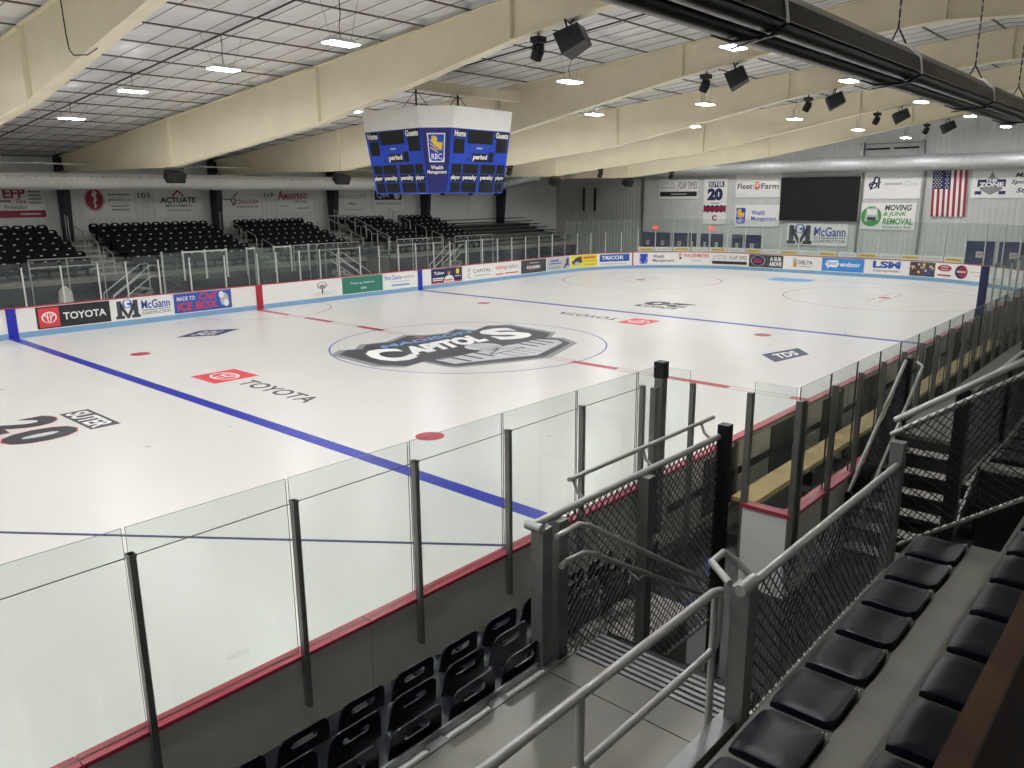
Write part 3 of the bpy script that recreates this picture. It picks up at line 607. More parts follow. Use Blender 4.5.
def heater():
    yc, zc, xa, xb = -15.45, 6.0, -17.5, -2.2
    t = empty('radiant_heater', (-9, yc, 5.7), 'long black radiant tube heater hung on chains above the near walkway', 'heater')
    prof = [(-.28, -.1), (-.25, .04), (-.12, .15), (.12, .15), (.25, .04), (.28, -.1), (.27, -.1), (.24, .03), (.115, .135), (-.115, .135), (-.24, .03), (-.27, -.1)]
    q = MB(); n = len(prof); vs = [(xa, yc+a, zc+c) for a, c in prof]+[(xb, yc+a, zc+c) for a, c in prof]
    q.add(vs, [(i, (i+1) % n, n+(i+1) % n, n+i) for i in range(n)]); q.build('reflector', ['heater_black'], t)
    for dy, r in ((-.14, .085), (.15, .085)):
        q = MB(); q.tube([(xa, yc+dy, zc-.08), (xb-.1, yc+dy, zc-.08)], r, 14); q.build('heater_tube', 'heater_black', t, smooth=True)
    q = MB(); q.box((xa, yc-.04, zc-.02), (xb, yc+.05, zc+.0)); q.build('center_strip', 'heater_grey', t)
    for x in (-15.6, -12.5, -9.3, -6.05, -3.2):
        for sg_ in (-1, 1):
            q = MB(); q.tube([(x, yc+sg_*.29, zc-.12), (x, yc+sg_*.265, zc+.04), (x, yc+sg_*.13, zc+.165), (x, yc+sg_*.05, zc+.17)], .013, 6); q.build('hanger_bracket', 'post_white', t)
        q = MB(); q.tube([(x, yc-.29, zc-.12), (x+.03, yc-.15, zc-.18), (x+.06, yc, zc-.18), (x+.03, yc+.15, zc-.18), (x, yc+.29, zc-.12)], .012, 5); q.build('tube_cradle', 'black_metal', t)
        q = MB(); q.bar((x-.05, yc-.25, zc-.19), (x+.25, yc+.25, zc-.19), .03, .012); q.build('cross_strap', 'black_metal', t)
        q = MB(); q.tube([(x+.02, yc-.12, zc+.16), (x+.1, yc, zc+.36), (x+.2, yc+.12, zc+.16)], .01, 5); q.build('hanger_loop', 'black_metal', t)
        q = MB()
        z = zc+.35; k = 0
        while z < ztop(yc)-.02: q.cbox((x+.1, yc, z+.03), (.018 if k % 2 else .006, .006 if k % 2 else .018, .07)); z += .055; k += 1
        q.build('chain', 'black_metal', t, kind='stuff')
heater()

# ------------------------------------------------------------------ loudspeakers and moving lights under the frames
def speaker(x, y, z, lab, grp, s=1., yaw=0.):
    t = empty('loudspeaker', (x, y, z-.5*s), lab, 'loudspeaker', grp)
    def R(v): v = Matrix.Rotation(yaw, 3, 'Z') @ Matrix.Rotation(-.45, 3, 'X') @ (Vector(v)*s); return v+Vector((x, y, z-.3*s))
    q = MB(); vs = [(-.38, .25, -.2), (.38, .25, -.2), (.38, .25, .2), (-.38, .25, .2), (-.3, -.22, -.17), (.3, -.22, -.17), (.3, -.22, .17), (-.3, -.22, .17)]
    q.add([R(v) for v in vs], [(0, 1, 2, 3), (7, 6, 5, 4), (0, 4, 5, 1), (1, 5, 6, 2), (2, 6, 7, 3), (3, 7, 4, 0)]); q.build('cabinet', 'speaker', t)
    q = MB(); q.add([R(v) for v in [(-.36, .256, -.18), (.36, .256, -.18), (.36, .256, .18), (-.36, .256, .18)]], [(0, 1, 2, 3)]); q.build('grille', 'grille', t)
    q = MB(); q.tube([R((-.36, 0, 0)), R((-.38, -.05, .3)), R((.38, -.05, .3)), R((.36, 0, 0))], .02, 5); q.build('yoke', 'black_metal', t)
    q = MB(); q.tube([R((0, -.05, .3)), (x, y, zbot(y)-.02)], .02, 5); q.build('drop_rod', 'black_metal', t)
def mover(x, y, z, lab, grp):
    t = empty('stage_light', (x, y, z-.3), lab, 'stage light', grp)
    q = MB(); q.cbox((x, y, z+.12), (.26, .26, .12)); q.build('base', 'speaker', t)
    q = MB(); q.tube([(x-.15, y, z+.08), (x-.17, y, z-.1), (x-.12, y, z-.14)], .03, 6); q.build('yoke_arm', 'speaker', t)
    q = MB(); q.tube([(x+.15, y, z+.08), (x+.17, y, z-.1), (x+.12, y, z-.14)], .03, 6); q.build('yoke_arm', 'speaker', t)
    q = MB(); q.tube([(x-.02, y-.06, z-.0), (x, y, z-.1), (x+.02, y+.1, z-.28)], [.1, .14, .13], 10); q.build('head', 'black_metal', t, smooth=True)
    q = MB(); q.tube([(x, y, z+.18), (x, y, zbot(y)-.01)], .02, 5); q.build('clamp', 'black_metal', t)
for k in range(0, 5):
    x = -3.81+7.62*k
    speaker(x, -7.25, zbot(-7.25)-.08, 'black angled loudspeaker under a roof frame on the near walkway side', 'near side loudspeakers', 1.15, .4)
    mover(x, -6.25, zbot(-6.25)-.28, 'black moving stage light under a roof frame beside a loudspeaker', 'near side stage lights')
    speaker(x, 11.6, zbot(11.6)-.04, 'black loudspeaker under the low bend of a roof frame on the bleacher side', 'bleacher side loudspeakers', .95, PI)
    if k >= 1: mover(x, 8.3, zbot(8.3)-.16, 'small black stage light under a roof frame on the bleacher side', 'bleacher side stage lights')
q = MB(); q.tube([(-11.6, -.7, 8.75), (-11.6, -.72, 8.4), (-11.6, -.76, 7.87), (-11.62, -.88, 7.58), (-11.62, -1.07, 7.46), (-11.6, -1.66, 7.40), (-11.5, -1.9, 7.5)], .012, 6); q.build('hanging_cable', 'wire', None, label='dark loose cable hanging down the web of a cream roof frame', cat='cable')

# ------------------------------------------------------------------ end wall
XW = 34.25
def wall_item(name, y0, y1, z0, z1, m, label, cat, grp=None, th=.02):
    q = MB(); q.box((XW-th, y0, z0), (XW, y1, z1)); t = q.build(name, m); tag(t, label, cat, grp)
    W2, H2 = y0-y1, z1-z0     # y0 is the left edge (larger y)
    P = Print(lambda u, v, w=0.: Vector((XW-th-w, y0-u*W2, z0+v*H2)), t, .006); return P
P = wall_item('banner', 13.76, 10.54, 4.53, 5.95, 'p_banner', 'white end wall banner reading FCAP TIMES over a black strip', 'banner'); fcap(P)
P = wall_item('jersey_banner', 10.05, 8.24, 2.75, 5.92, 'p_banner', 'tall white banner with SUTER and a navy number 20 above a red stripe', 'banner')
P.rect('name_tile', .2, .81, .86, .93, 'p_navy', 1); P.text('SUTER', .23, .825, .83, .915, 'p_white', 2, .03); P.text('20', .16, .52, .82, .79, 'p_navy', 1, .07); P.rect('small_rule', .32, .455, .68, .47, 'p_charcoal', 1)
P.rect('navy_stripe', .02, .26, .98, .42, 'p_navy', 1); P.rect('red_stripe', .02, .3, .98, .38, 'p_wred', 2)
for i in range(5): P.rect('white_tick', .08+.19*i, .26, .16+.19*i, .28, 'p_white', 2); P.rect('white_tick', .08+.19*i, .4, .16+.19*i, .42, 'p_white', 2)
P.text('C', .4, .08, .6, .2, 'p_wred', 1, .05)
P = wall_item('banner', 7.61, 4.4, 4.6, 6.15, 'p_banner', 'white end wall banner reading Fleet Farm around an orange badge', 'banner'); P.text('Fleet', .04, .36, .38, .6, 'p_charcoal', 1, .02); P.text('Farm', .58, .36, .96, .6, 'p_charcoal', 1, .02); P.ell('orange_badge', .48, .5, .08, .17, 'p_orange', 1, 16); P.text('FF', .42, .4, .54, .6, 'p_white', 2, .02)
P = wall_item('banner', 7.56, 4.35, 2.62, 4.1, 'p_banner', 'white end wall banner with a lion shield and Wealth Management in blue', 'banner'); rbc(P, .03, .14, .24, .86); P.rect('rule', .33, .2, .335, .8, 'p_lgrey', 1); P.text('Wealth', .38, .54, .68, .76, 'p_sb', 1, .01); P.text('Management', .38, .24, .94, .48, 'p_sb', 1, .01)
def screen():
    P = wall_item('video_screen', 4.3, -.8, 3.08, 5.85, 'p_led', 'large black video screen switched off on the end wall', 'screen', th=.16)
    P.rect('display', .01, .02, .99, .98, 'grille', 1)
screen()
P = wall_item('banner', 3.74, -.25, 1.5, 2.9, 'p_white', 'white end wall banner with dark M crest and blue McGann lettering under the black screen', 'banner'); mcgann(P)
P = wall_item('banner', -1.0, -4.27, 4.48, 6.25, 'p_banner', 'white end wall banner with a dark blue looping emblem and faint lettering', 'banner'); P.ell('emblem_loop', .16, .46, .08, .12, 'p_navy', 1, 20, ring=.03); P.lines('emblem_stroke', [(.12, .3, .2, .75), (.2, .75, .27, .68), (.1, .48, .3, .56), (.26, .35, .26, .7)], .035, 'p_navy', 1); P.rect('text_line', .36, .46, .68, .54, 'p_lgrey', 1); P.text('Clinic', .72, .42, .96, .6, 'p_lgrey', 1, 0)
P = wall_item('banner', -.95, -4.15, 2.6, 4.22, 'p_banner', 'white end wall banner reading MOVING and JUNK REMOVAL with a green round emblem', 'banner'); P.ell('green_ring', .2, .5, .19, .38, 'p_kelly', 1, 28); P.poly('truck_front', [(.08, .3), (.1, .8), (.3, .84), (.34, .36)], 'p_lgrey', 2); P.rect('truck_window', .12, .56, .3, .76, 'p_banner', 3); P.rect('truck_grille', .13, .34, .29, .48, 'p_charcoal', 3)
P.text('MOVING', .44, .72, .92, .94, 'p_charcoal', 1, .03, .15); P.text('& JUNK', .42, .48, .84, .68, 'p_kelly', 1, .02, .15); P.text('REMOVAL', .42, .2, .96, .44, 'p_kelly', 1, .03, .1); P.text('TWO MEN AND A TRUCK', .42, .06, .94, .14, 'p_charcoal', 1, .01)
def flag():
    t = empty('flag', (XW-.04, -5.9, 3.44), 'red white and blue striped flag with stars hung vertically on the end wall', 'flag')
    y0, y1, z0, z1 = -4.85, -6.68, 3.44, 6.08; H2 = z1-z0; W2 = y0-y1
    def rip(u): return .04*math.sin(u*14)+.03
    def strip(u0, u1, v0, v1, m, nm, lv=0.):
        n = 4; q = MB(); vs = []
        for i in range(n+1):
            u = u0+(u1-u0)*i/n
            for w in (0, .012):
                vs += [(XW-rip(u)-w-lv, y0-u*W2-(.12*(1-v))*W2*.6, z0+v*H2) for v in (v0, v1)]
        fs = []
        for i in range(n): k = i*4; fs += [(k, k+4, k+5, k+1), (k+2, k+3, k+7, k+6), (k+1, k+5, k+7, k+3), (k, k+2, k+6, k+4)]
        fs += [(0, 1, 3, 2), (n*4, n*4+2, n*4+3, n*4+1)]; q.add(vs, fs); q.build(nm, m, t)
    for i in range(13): strip(i/13, (i+1)/13, 0, 1 if i > 6 else .6, 'p_wred' if i % 2 == 0 else 'p_white', 'stripe')
    strip(0, 7/13, .6, 1, 'p_navy', 'union_field', 0)
    q = MB()
    for r in range(9):
        for c in range(5 if r % 2 else 6):
            u = (c+.5+(.5 if r % 2 else 0))/6*.5+.01; v = .62+.37*(r+.5)/9
            x = XW-rip(u)-.02; y = y0-u*W2-(.12*(1-v))*W2*.6; z = z0+v*H2; a = []
            for i in range(10): rr = .045 if i % 2 == 0 else .02; a.append((x, y+rr*math.sin(i*PI/5), z+rr*math.cos(i*PI/5)))
            q.add(a, [tuple(range(10))])
    q.build('stars', 'p_white', t, kind='stuff')
flag()
P = wall_item('banner', -6.95, -11.2, 4.5, 6.1, 'p_banner', 'white end wall banner with a grey shield emblem and Madison Sports lettering', 'banner')
P.poly('shield_emblem', [(.1, .3), (.13, .62), (.2, .72), (.235, .92), (.27, .72), (.34, .62), (.37, .3), (.235, .1)], 'p_grey', 1); P.rect('emblem_band', .07, .38, .4, .64, 'p_navy', 2); P.text('THE', .16, .54, .3, .66, 'p_white', 3, .04); P.text('ZONE', .09, .38, .38, .54, 'p_white', 3, .05); P.rect('emblem_ribbon', .05, .12, .13, .24, 'p_navy', 2); P.rect('emblem_ribbon', .33, .12, .41, .24, 'p_navy', 2)
P.text("Madison's", .5, .7, .9, .86, 'p_navy', 1, .02, .25); P.text('Sports Talk', .46, .44, .95, .62, 'p_navy', 1, .02, .25); P.text('Station', .53, .18, .85, .34, 'p_navy', 1, .02, .25)
for i, (a, c) in enumerate(((15.2, 13.95), (13.9, 12.65), (12.5, 11.2), (11.1, 10.45), (10.15, 9.4), (9.35, 8.35), (7.7, 6.85), (6.8, 5.5), (-7.05, -8.55), (-8.7, -10.3), (-10.45, -12))):
    q = MB(); q.box((XW-.05, a-.03, -.02), (XW, c+.03, 2.07)); t = q.build('door_%d' % (i+1), 'navy_door', kind='structure')
    Pd = Print(lambda u, v, w=0., a=a, c=c: Vector((XW-.05-w, a-u*(a-c), v*2.05)), t, .006)
    Pd.rect('door_notice', .38, .55, .62, .72, 'p_lgrey', 1); Pd.rect('door_notice_band', .42, .62, .58, .66, 'p_orange', 2)
    Pd.rect('door_frame_strip', 0, 0, .03, 1, 'wall_grey', 1); q = MB(); q.tube([(XW-.1, c+.15, 1.0), (XW-.1, c+.15, 1.2)], .015, 6); q.build('door_handle', 'steel_post', t)
emit('exit_red', 'FF5A46', 1.2)
for i, (y, z) in enumerate(((13.95, 2.33), (9.3, 2.35))):
    q = MB(); q.box((XW-.08, y-.18, z), (XW, y+.18, z+.2)); t = q.build('exit_sign', 'exit_red'); tag(t, 'small glowing red exit sign above a navy door' + (' under the number 20 banner' if i else ' beside the spectator corner'), 'exit sign')
for y in (.0-.85, -4.45, -.9+16.0):
    q = MB(); q.box((XW-.16, y-.06, -.02), (XW-.02, y+.06, 6.1)); q.build('wall_conduit', 'galv', None, label={-.85: 'grey vertical conduit beside the black video screen', -4.45: 'grey vertical conduit between the junk removal banner and the flag'}.get(y, 'grey vertical conduit near the bleacher corner of the end wall'), cat='conduit')
t = empty('winch_bracket', (XW-.2, -2.5, 7.2), 'grey steel bracket frame with two dark rods high on the end wall', 'bracket')
for y in (-.75, -4.2): MB().box((XW-.3, y-.1, 7.1), (XW-.02, y+.1, 7.85)).build('bracket_plate', 'galv', t)
MB().box((XW-.2, -4.2, 7.72), (XW-.14, -.75, 7.78)).build('cross_rail', 'galv', t)
for a, c in ((-1.0, -2.35), (-2.6, -4.0)):
    q = MB(); q.tube([(XW-.25, a, 7.45), (XW-.25, c, 7.45)], .05, 8); q.build('dark_rod', 'black_metal', t)
for y in (19.6, 20.7):
    q = MB(); q.box((XW-.1, y-.08, 3.6), (XW-.02, y+.08, 5.4)); q.build('dark_wall_strip', 'black_metal', None, label='narrow dark vertical strip on the end wall below the metal duct elbow', cat='wall strip', group='dark strips below the duct elbow')

# ------------------------------------------------------------------ seats
def rounded(n, hw0, hw1, h, r):
    """outline of a trapezoid-like rounded back, counter-clockwise, as (u, v) with n points"""
    pts = []
    for i in range(n):
        a = 2*PI*i/n; c, s_ = math.cos(a), math.sin(a); k = 8.
        f = (abs(c)**k+abs(s_)**k)**(-1/k); u, v = f*c, f*s_
        v01 = (v+1)/2; pts.append((u*(hw0+(hw1-hw0)*v01), v01*h))
    return pts
def seat_back(b, org, ysign, n=24, rings=4, h=.42, hw0=.235, hw1=.205, th=.014, z0=.0, sw=.075, sv=.8):
    """moulded back with a hand slot; ysign is the direction the sitter faces"""
    out = rounded(n, hw0, hw1, h, .05); slot = []
    for i in range(n):
        a = 2*PI*i/n; c, s_ = math.cos(a), math.sin(a); slot.append((sw*(1 if c > 1e-6 else -1 if c < -1e-6 else 0)+.032*c, h*sv+.03*s_))
    vs = []
    for side in (0, 1):
        for r in range(rings+1):
            t = r/rings
            for (u0, v0), (u1, v1) in zip(slot, out):
                u, v = u0+(u1-u0)*t, v0+(v1-v0)*t
                y = -.05-.16*v+.12*u*u
                vs.append(Vector((org[0]+u*ysign, org[1]+ysign*(y-th*side), org[2]+z0+v)))
    K = (rings+1)*n; fs = []
    for r in range(rings):
        for i in range(n):
            j = (i+1) % n; q = (r*n+i, r*n+j, (r+1)*n+j, (r+1)*n+i); fs.append(q); fs.append(tuple(K+x for x in reversed(q)))
    for i in range(n):
        j = (i+1) % n; fs.append((j, i, K+i, K+j)); a = rings*n; fs.append((a+i, a+j, K+a+j, K+a+i))
    b.add(vs, fs)
def seat_pan(b, org, ysign, n=24, w=.22, d=.22, th=.03, cy=.16, dish=.02):
    vs = []; fs = []
    def ring(k, z): return [Vector((org[0]+x*k, org[1]+ysign*(cy+y*k), org[2]+z)) for x, y in sup]
    sup = []
    for i in range(n):
        a = 2*PI*i/n; c, s_ = math.cos(a), math.sin(a); f = (abs(c)**6+abs(s_)**6)**(-1/6); sup.append((w*f*c, d*f*s_))
    R4 = [ring(.93, -th), ring(1., -th*.5), ring(.985, -.004), ring(.93, .004), ring(.6, -dish*.6), ring(.2, -dish)]
    for r in R4: vs += r
    for r in range(len(R4)-1):
        for i in range(n): j = (i+1) % n; fs.append((r*n+i, r*n+j, (r+1)*n+j, (r+1)*n+i))
    fs.append(tuple(range(n-1, -1, -1))); fs.append(tuple((len(R4)-1)*n+i for i in range(n)))
    b.add(vs, fs)
def link_copy(o, loc, label, parent=None):
    c = o.copy(); COL.objects.link(c); c.location = loc; c['label'] = label
    for ch in o.children:
        d = ch.copy(); COL.objects.link(d); d.parent = c
    return c

# ------------------------------------------------------------------ far bleachers (bleacher side)
NR = 7; RY = [17.6+.75*i for i in range(NR)]; RZ = [1.97+.208*i for i in range(NR)]    # row y and seat pan height
t = empty('bleacher_stand', (8, 17.2, 0), 'grey stepped bleacher stand along the far side behind the glass', 'bleacher')
VOM = (9.3, 11.0)
for i in range(NR):
    y0 = RY[i]-.42; y1 = RY[i]+.33 if i < NR-1 else 23.2; zt = RZ[i]-.40
    for a, c in (((-16, VOM[0]), (VOM[1], 28.6)) if i < 4 else ((-16, 28.6),)):
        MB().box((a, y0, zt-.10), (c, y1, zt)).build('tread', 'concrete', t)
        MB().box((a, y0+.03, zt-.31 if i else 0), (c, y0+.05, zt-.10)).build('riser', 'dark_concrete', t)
for a in (-16, VOM[0]-.1, VOM[1], 28.5): MB().box((a, 17.25, 0), (a+.1, 23.2 if abs(a) > 12 else 20, 1.42)).build('side_wall', 'concrete', t)
MB().box((-16, 17.12, -.02), (VOM[0], 17.2, 1.35)).build('front_panel', 'column_navy', t, label='dark navy front panel'); MB().box((VOM[1], 17.12, -.02), (28.6, 17.2, 1.35)).build('front_panel', 'column_navy', t, label='dark navy front panel')
MB().box((-16, 17.05, 1.36), (VOM[0], 17.22, 1.46)).build('front_beam', 'concrete', t)
MB().box((VOM[1], 17.05, 1.36), (28.6, 17.22, 1.46)).build('front_beam', 'concrete', t)
for a, c in ((-4.87, -3.17), (3.13, 4.27), (8.87, 11.28), (15.0, 15.9)):
    for i in range(NR-1):
        if a > 8 and i < 4: continue
        MB().box((a+.15, RY[i]+.02, RZ[i]-.40), (c-.15, RY[i]+.33, RZ[i]-.30)).build('aisle_step', 'tread_light', t)
for i in range(NR): # open benches at the far end of the stand
    MB().box((19.7, RY[i]-.15, RZ[i]-.05), (28.4, RY[i]+.18, RZ[i])).build('bench_plank', 'seat_far', t)
proto = MB(); seat_back(proto, (0, 0, .40), -1, 12, 1); seat_pan(proto, (0, 0, .40), -1, 12)
def far_seat_mesh():
    me = bpy.data.meshes.new('stadium_seat'); b = MB(); seat_pan(b, (0, 0, .40), -1, 12); seat_back(b, (0, 0, .36), -1, 12, 2, h=.46, hw0=.25, hw1=.245, sw=.055)
    b.cbox((0, -.1, .2), (.08, .1, .36)); b.mi = 1; b.cbox((.0, .075, .705), (.1, .012, .045), 0, -.16)  # pale plate stands in for the bright glint on each seat
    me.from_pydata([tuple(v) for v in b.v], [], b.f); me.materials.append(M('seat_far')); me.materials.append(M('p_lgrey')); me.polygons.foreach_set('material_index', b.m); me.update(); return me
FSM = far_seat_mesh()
RN = ['front', 'second', 'third', 'fourth', 'fifth', 'sixth', 'top']
for a, c, ban in ((-8.4, -4.9, 'EFP'), (-3.15, 3.1, 'red seahorse'), (4.3, 8.85, 'longhorn'), (11.3, 14.95, 'springhill'), (15.95, 19.4, 'black QIA')):
    n = int((c-a)/.5)
    for i in range(NR):
        for k in range(n):
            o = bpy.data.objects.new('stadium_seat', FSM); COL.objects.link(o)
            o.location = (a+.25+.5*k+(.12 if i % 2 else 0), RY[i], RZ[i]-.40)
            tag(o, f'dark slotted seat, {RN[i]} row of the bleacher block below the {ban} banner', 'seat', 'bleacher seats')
# rails of the bleachers
def pipe_rail(name, label, cat, segs, r=.022, m='pipe', grp=None, pn='rail_pipe'):
    pts = [p for s_ in segs for p in s_]; lo = base_of([Vector(p) for p in pts]); t = empty(name, lo, label, cat, grp)
    for s_ in segs:
        q = MB(); q.tube(s_, r, 8); q.build(pn if abs(s_[0][2]-s_[-1][2]) < .6*(Vector(s_[0])-Vector(s_[-1])).length+1e-6 or len(s_) > 2 else 'rail_post', m, t, smooth=True)
    return t
for a, c, ban in ((-7.5, -4.7, 'EFP'), (4.6, 8.7, 'longhorn'), (11.4, 14.9, 'springhill'), (16.0, 19.4, 'black QIA')):
    n = max(2, round((c-a)/1.3)); sg = [[(a, 16.95, 2.42), (c, 16.95, 2.42)], [(a, 16.95, 2.1), (c, 16.95, 2.1)]]
    sg += [[(a+(c-a)*i/n, 16.95, -.02), (a+(c-a)*i/n, 16.95, 2.42)] for i in range(n+1)]
    pipe_rail('guard_rail', f'grey pipe guard rail in front of the bleacher block below the {ban} banner', 'railing', sg, .028)
for xa, nm in ((-4.05, 'between the EFP and seahorse blocks'), (3.7, 'between the seahorse and longhorn blocks'), (11.15, 'beside the dark stair opening'), (15.45, 'between the springhill and QIA blocks')):
    sg = []
    for i in (0, 2, 4):
        y, z = RY[i]-.2, RZ[i]-.4
        sg.append([(xa, y, z), (xa, y, z+.8), (xa, y+.12, z+.92), (xa, y+.9, z+1.16), (xa, y+1.0, z+1.1), (xa, y+1.0, z+.42)])
    sg.append([(xa, RY[6], RZ[6]-.4), (xa, RY[6], RZ[6]+.75), (xa, RY[6]+.3, RZ[6]+.85), (xa, RY[6]+.35, RZ[6]-.4)])
    pipe_rail('aisle_rail', f'thin grey aisle handrails on the bleacher steps {nm}', 'railing', sg, .024)
sg = [[(11.05, 17.2, 2.6), (11.05, 20.3, 3.6)], [(9.2, 17.2, 2.6), (9.2, 20.3, 3.6)], [(9.2, 20.35, 3.75), (11.05, 20.35, 3.75)]]
for x in (9.2, 11.05): sg += [[(x, 17.2+1.03*i, 1.85+.3*i), (x, 17.2+1.03*i, 2.6+.34*i)] for i in range(4)]
pipe_rail('guard_rail', 'grey pipe guard rail around the dark stair opening in the bleachers', 'railing', sg, .035)
def side_stair(x0, x1, y, zt, nm):
    t = empty('access_stair', (x0, y, 0), f'short stair with white pipe rails leading up to the bleachers {nm}', 'stair')
    n = 5
    for i in range(n):
        a = x0+(x1-x0)*i/n; c = x0+(x1-x0)*(i+1)/n; MB().box((a, y-.5, zt*(i+1)/n-.05), (c, y+.5, zt*(i+1)/n)).build('step', 'tread_light', t)
    for yy in (y-.5, y+.5):
        MB().bar((x0, yy, .0), (x1, yy, zt-.1), .05, .18).build('stringer', 'alu', t)
        for h in (.5, .95):
            q = MB(); d = .35*(1 if x1 > x0 else -1)
            q.tube([(x0, yy, .05), (x0, yy, h), (x1, yy, zt+h), (x1+d, yy, zt+h), (x1+d, yy, zt-.3)], .024, 6); q.build('hand_rail', 'post_white', t, smooth=True)
side_stair(-5.1, -3.5, 15.7, 1.1, 'beside the EFP block'); side_stair(8.0, 6.3, 15.7, 1.1, 'under the longhorn block'); side_stair(13.2, 14.8, 15.7, 1.1, 'under the springhill block')
# penalty boxes behind the far glass
t = empty('penalty_box', (.6, 14.8, 0), 'glazed penalty and timekeeper boxes behind the far boards at the red line', 'penalty box')
px = [-3.1, -2.2, -1.2, -.2, .8, 1.2, 2.2, 3.1, 4.1]
for i, x in enumerate(px):
    MB().box((x-.03, 14.86, 0), (x+.03, 14.94, 2.6)).build('glass_post', 'post_white', t)
    if i:
        a = px[i-1]; flat_pane(t, (a+.04, 14.9), (x-.04, 14.9), .85, 2.55)
        MB().box((a+.03, 14.86, .05), (x-.03, 14.94, .85)).build('low_panel', 'board_white', t)
        if i in (2, 3, 5, 7): MB().box((a+.03, 14.87, 2.5), (x-.03, 14.93, 2.56)).build('door_head', 'post_white', t)
for x in (-3.1, .8, 1.2, 4.1):
    flat_pane(t, (x, 13.12), (x, 14.84), .85, 2.5); MB().box((x-.03, 13.1, 0), (x+.03, 14.85, .85)).build('end_panel', 'board_white', t)
for a, c in ((-3.0, .7), (1.3, 4.0)): MB().box((a, 14.3, .42), (c, 14.7, .47)).build('bench_seat', 'p_navy', t); MB().box((a, 14.72, .6), (c, 14.8, 1.35)).build('bench_back', 'column_navy', t)
q = MB(); q.tube([(-6.9, 15.2, -.02), (-6.9, 15.2, .1), (-6.9, 15.2, .8), (-6.9, 15.2, 1.25), (-6.85, 15.35, 1.42)], [.24, .27, .27, .24, .1], 14); q.build('covered_stool', 'board_back', None, label='grey rounded covered object standing behind the glass by the TOYOTA panel', cat='stool', smooth=True)
# banners on the bleacher wall
YW = 23.575
def lbanner(x0, x1, z0, z1, label, m='p_banner'):
    q = MB(); q.box((x0, YW-.02, z0), (x1, YW, z1)); t = q.build('banner', m); tag(t, label, 'banner')
    return Print(lambda u, v, w=0.: Vector((x0+u*(x1-x0), YW-.02-w, z0+v*(z1-z0))), t, .006)
P = lbanner(-8.3, -4.45, 3.92, 5.75, 'white banner with red EFP lettering and a red bottom strip above the bleachers'); P.text('EFP', .56, .50, .80, .74, 'p_wred', 1, .04); P.text('Fire', .7, .36, .8, .48, 'p_wred', 1, .01); P.rect('text_line', .5, .4, .64, .46, 'p_grey', 1); P.text('Protection', .56, .23, .8, .34, 'p_charcoal', 1, .01); P.rect('red_strip', 0, .02, 1, .2, 'p_wred', 1); P.rect('text_line', .72, .09, .94, .13, 'p_lgrey', 2)
for i in range(4): P.rect('text_line', .83, .64-.09*i, .97, .68-.09*i, 'p_grey', 1)
P = lbanner(-2.75, -.3, 3.85, 5.6, 'white banner with a red round seahorse emblem above the bleachers'); P.ell('red_disc', .22, .52, .2, .32, 'p_wred', 1, 28); P.ell('disc_ring', .22, .52, .19, .3, 'p_banner', 2, 28, ring=.015)
P.poly('seahorse_shape', [(.19, .74), (.25, .76), (.29, .68), (.25, .62), (.27, .52), (.23, .42), (.26, .34), (.22, .28), (.2, .32), (.22, .36), (.19, .44), (.22, .52), (.2, .6), (.17, .62)], 'p_banner', 3); P.text('(608) 848-2115', .48, .46, .92, .54, 'p_charcoal', 1, .01); P.rect('text_line', .48, .63, .92, .67, 'p_grey', 1); P.rect('text_line', .54, .31, .9, .35, 'p_grey', 1); P.rect('text_line', .54, .21, .9, .25, 'p_grey', 1)
P = lbanner(.75, 3.3, 3.9, 5.6, 'white banner reading ACTUATE under a red roof chevron above the bleachers'); P.text('ACTUATE', .12, .38, .88, .56, 'p_black', 1, .03); P.poly('red_chevron', [(.36, .58), (.5, .8), (.64, .58), (.6, .58), (.5, .73), (.4, .58)], 'p_wred', 2); P.text('IMPROVEMENTS', .22, .26, .8, .34, 'p_black', 1, .01); P.text('Delivered by Innovation', .25, .12, .76, .2, 'p_charcoal', 1, 0)
P = lbanner(4.45, 6.95, 3.82, 5.6, 'white banner reading LONGHORN with a dark steer outline above the bleachers'); P.text('LONGHORN', .34, .36, .92, .5, 'p_wred', 1, .01); P.text('STEAKHOUSE', .36, .24, .9, .31, 'p_charcoal', 1, .01); P.lines('steer_outline', [(.04, .52, .24, .5), (.24, .5, .3, .3), (.3, .3, .36, .5), (.36, .5, .28, .54), (.3, .56, .42, .72), (.24, .5, .28, .54)], .03, 'p_charcoal', 1)
P = lbanner(7.95, 10.4, 3.92, 5.6, 'white banner with red AMERIPRINT lettering above the bleachers'); P.text('A', .04, .44, .2, .76, 'p_wred', 1, .02); P.text('MERIPRINT', .2, .46, .88, .66, 'p_wred', 1, .02); P.text('APPAREL', .46, .34, .88, .42, 'p_charcoal', 1, 0); P.rect('text_line', .06, .22, .3, .24, 'p_grey', 1); P.rect('text_line', .56, .14, .92, .16, 'p_charcoal', 1)
P = lbanner(12.0, 14.85, 3.8, 5.6, 'white banner reading SPRINGHILL SUITES in grey above the bleachers'); P.text('SPRINGHILL SUITES', .08, .5, .88, .64, 'p_grey', 1, 0); P.text('Madison', .4, .3, .62, .38, 'p_charcoal', 1, .01); P.rect('text_line', .25, .12, .8, .14, 'p_grey', 1)
P = lbanner(15.1, 17.7, 3.9, 5.6, 'white banner with a black QIA plate above the bleachers'); P.rect('black_plate', .04, .42, .92, .78, 'p_black', 1); P.text('QIA', .1, .46, .5, .74, 'p_white', 2, .0); P.ell('white_face', .76, .58, .1, .14, 'p_white', 2, 14); P.text('A Better Dental Office', .08, .24, .9, .34, 'p_charcoal', 1, 0)
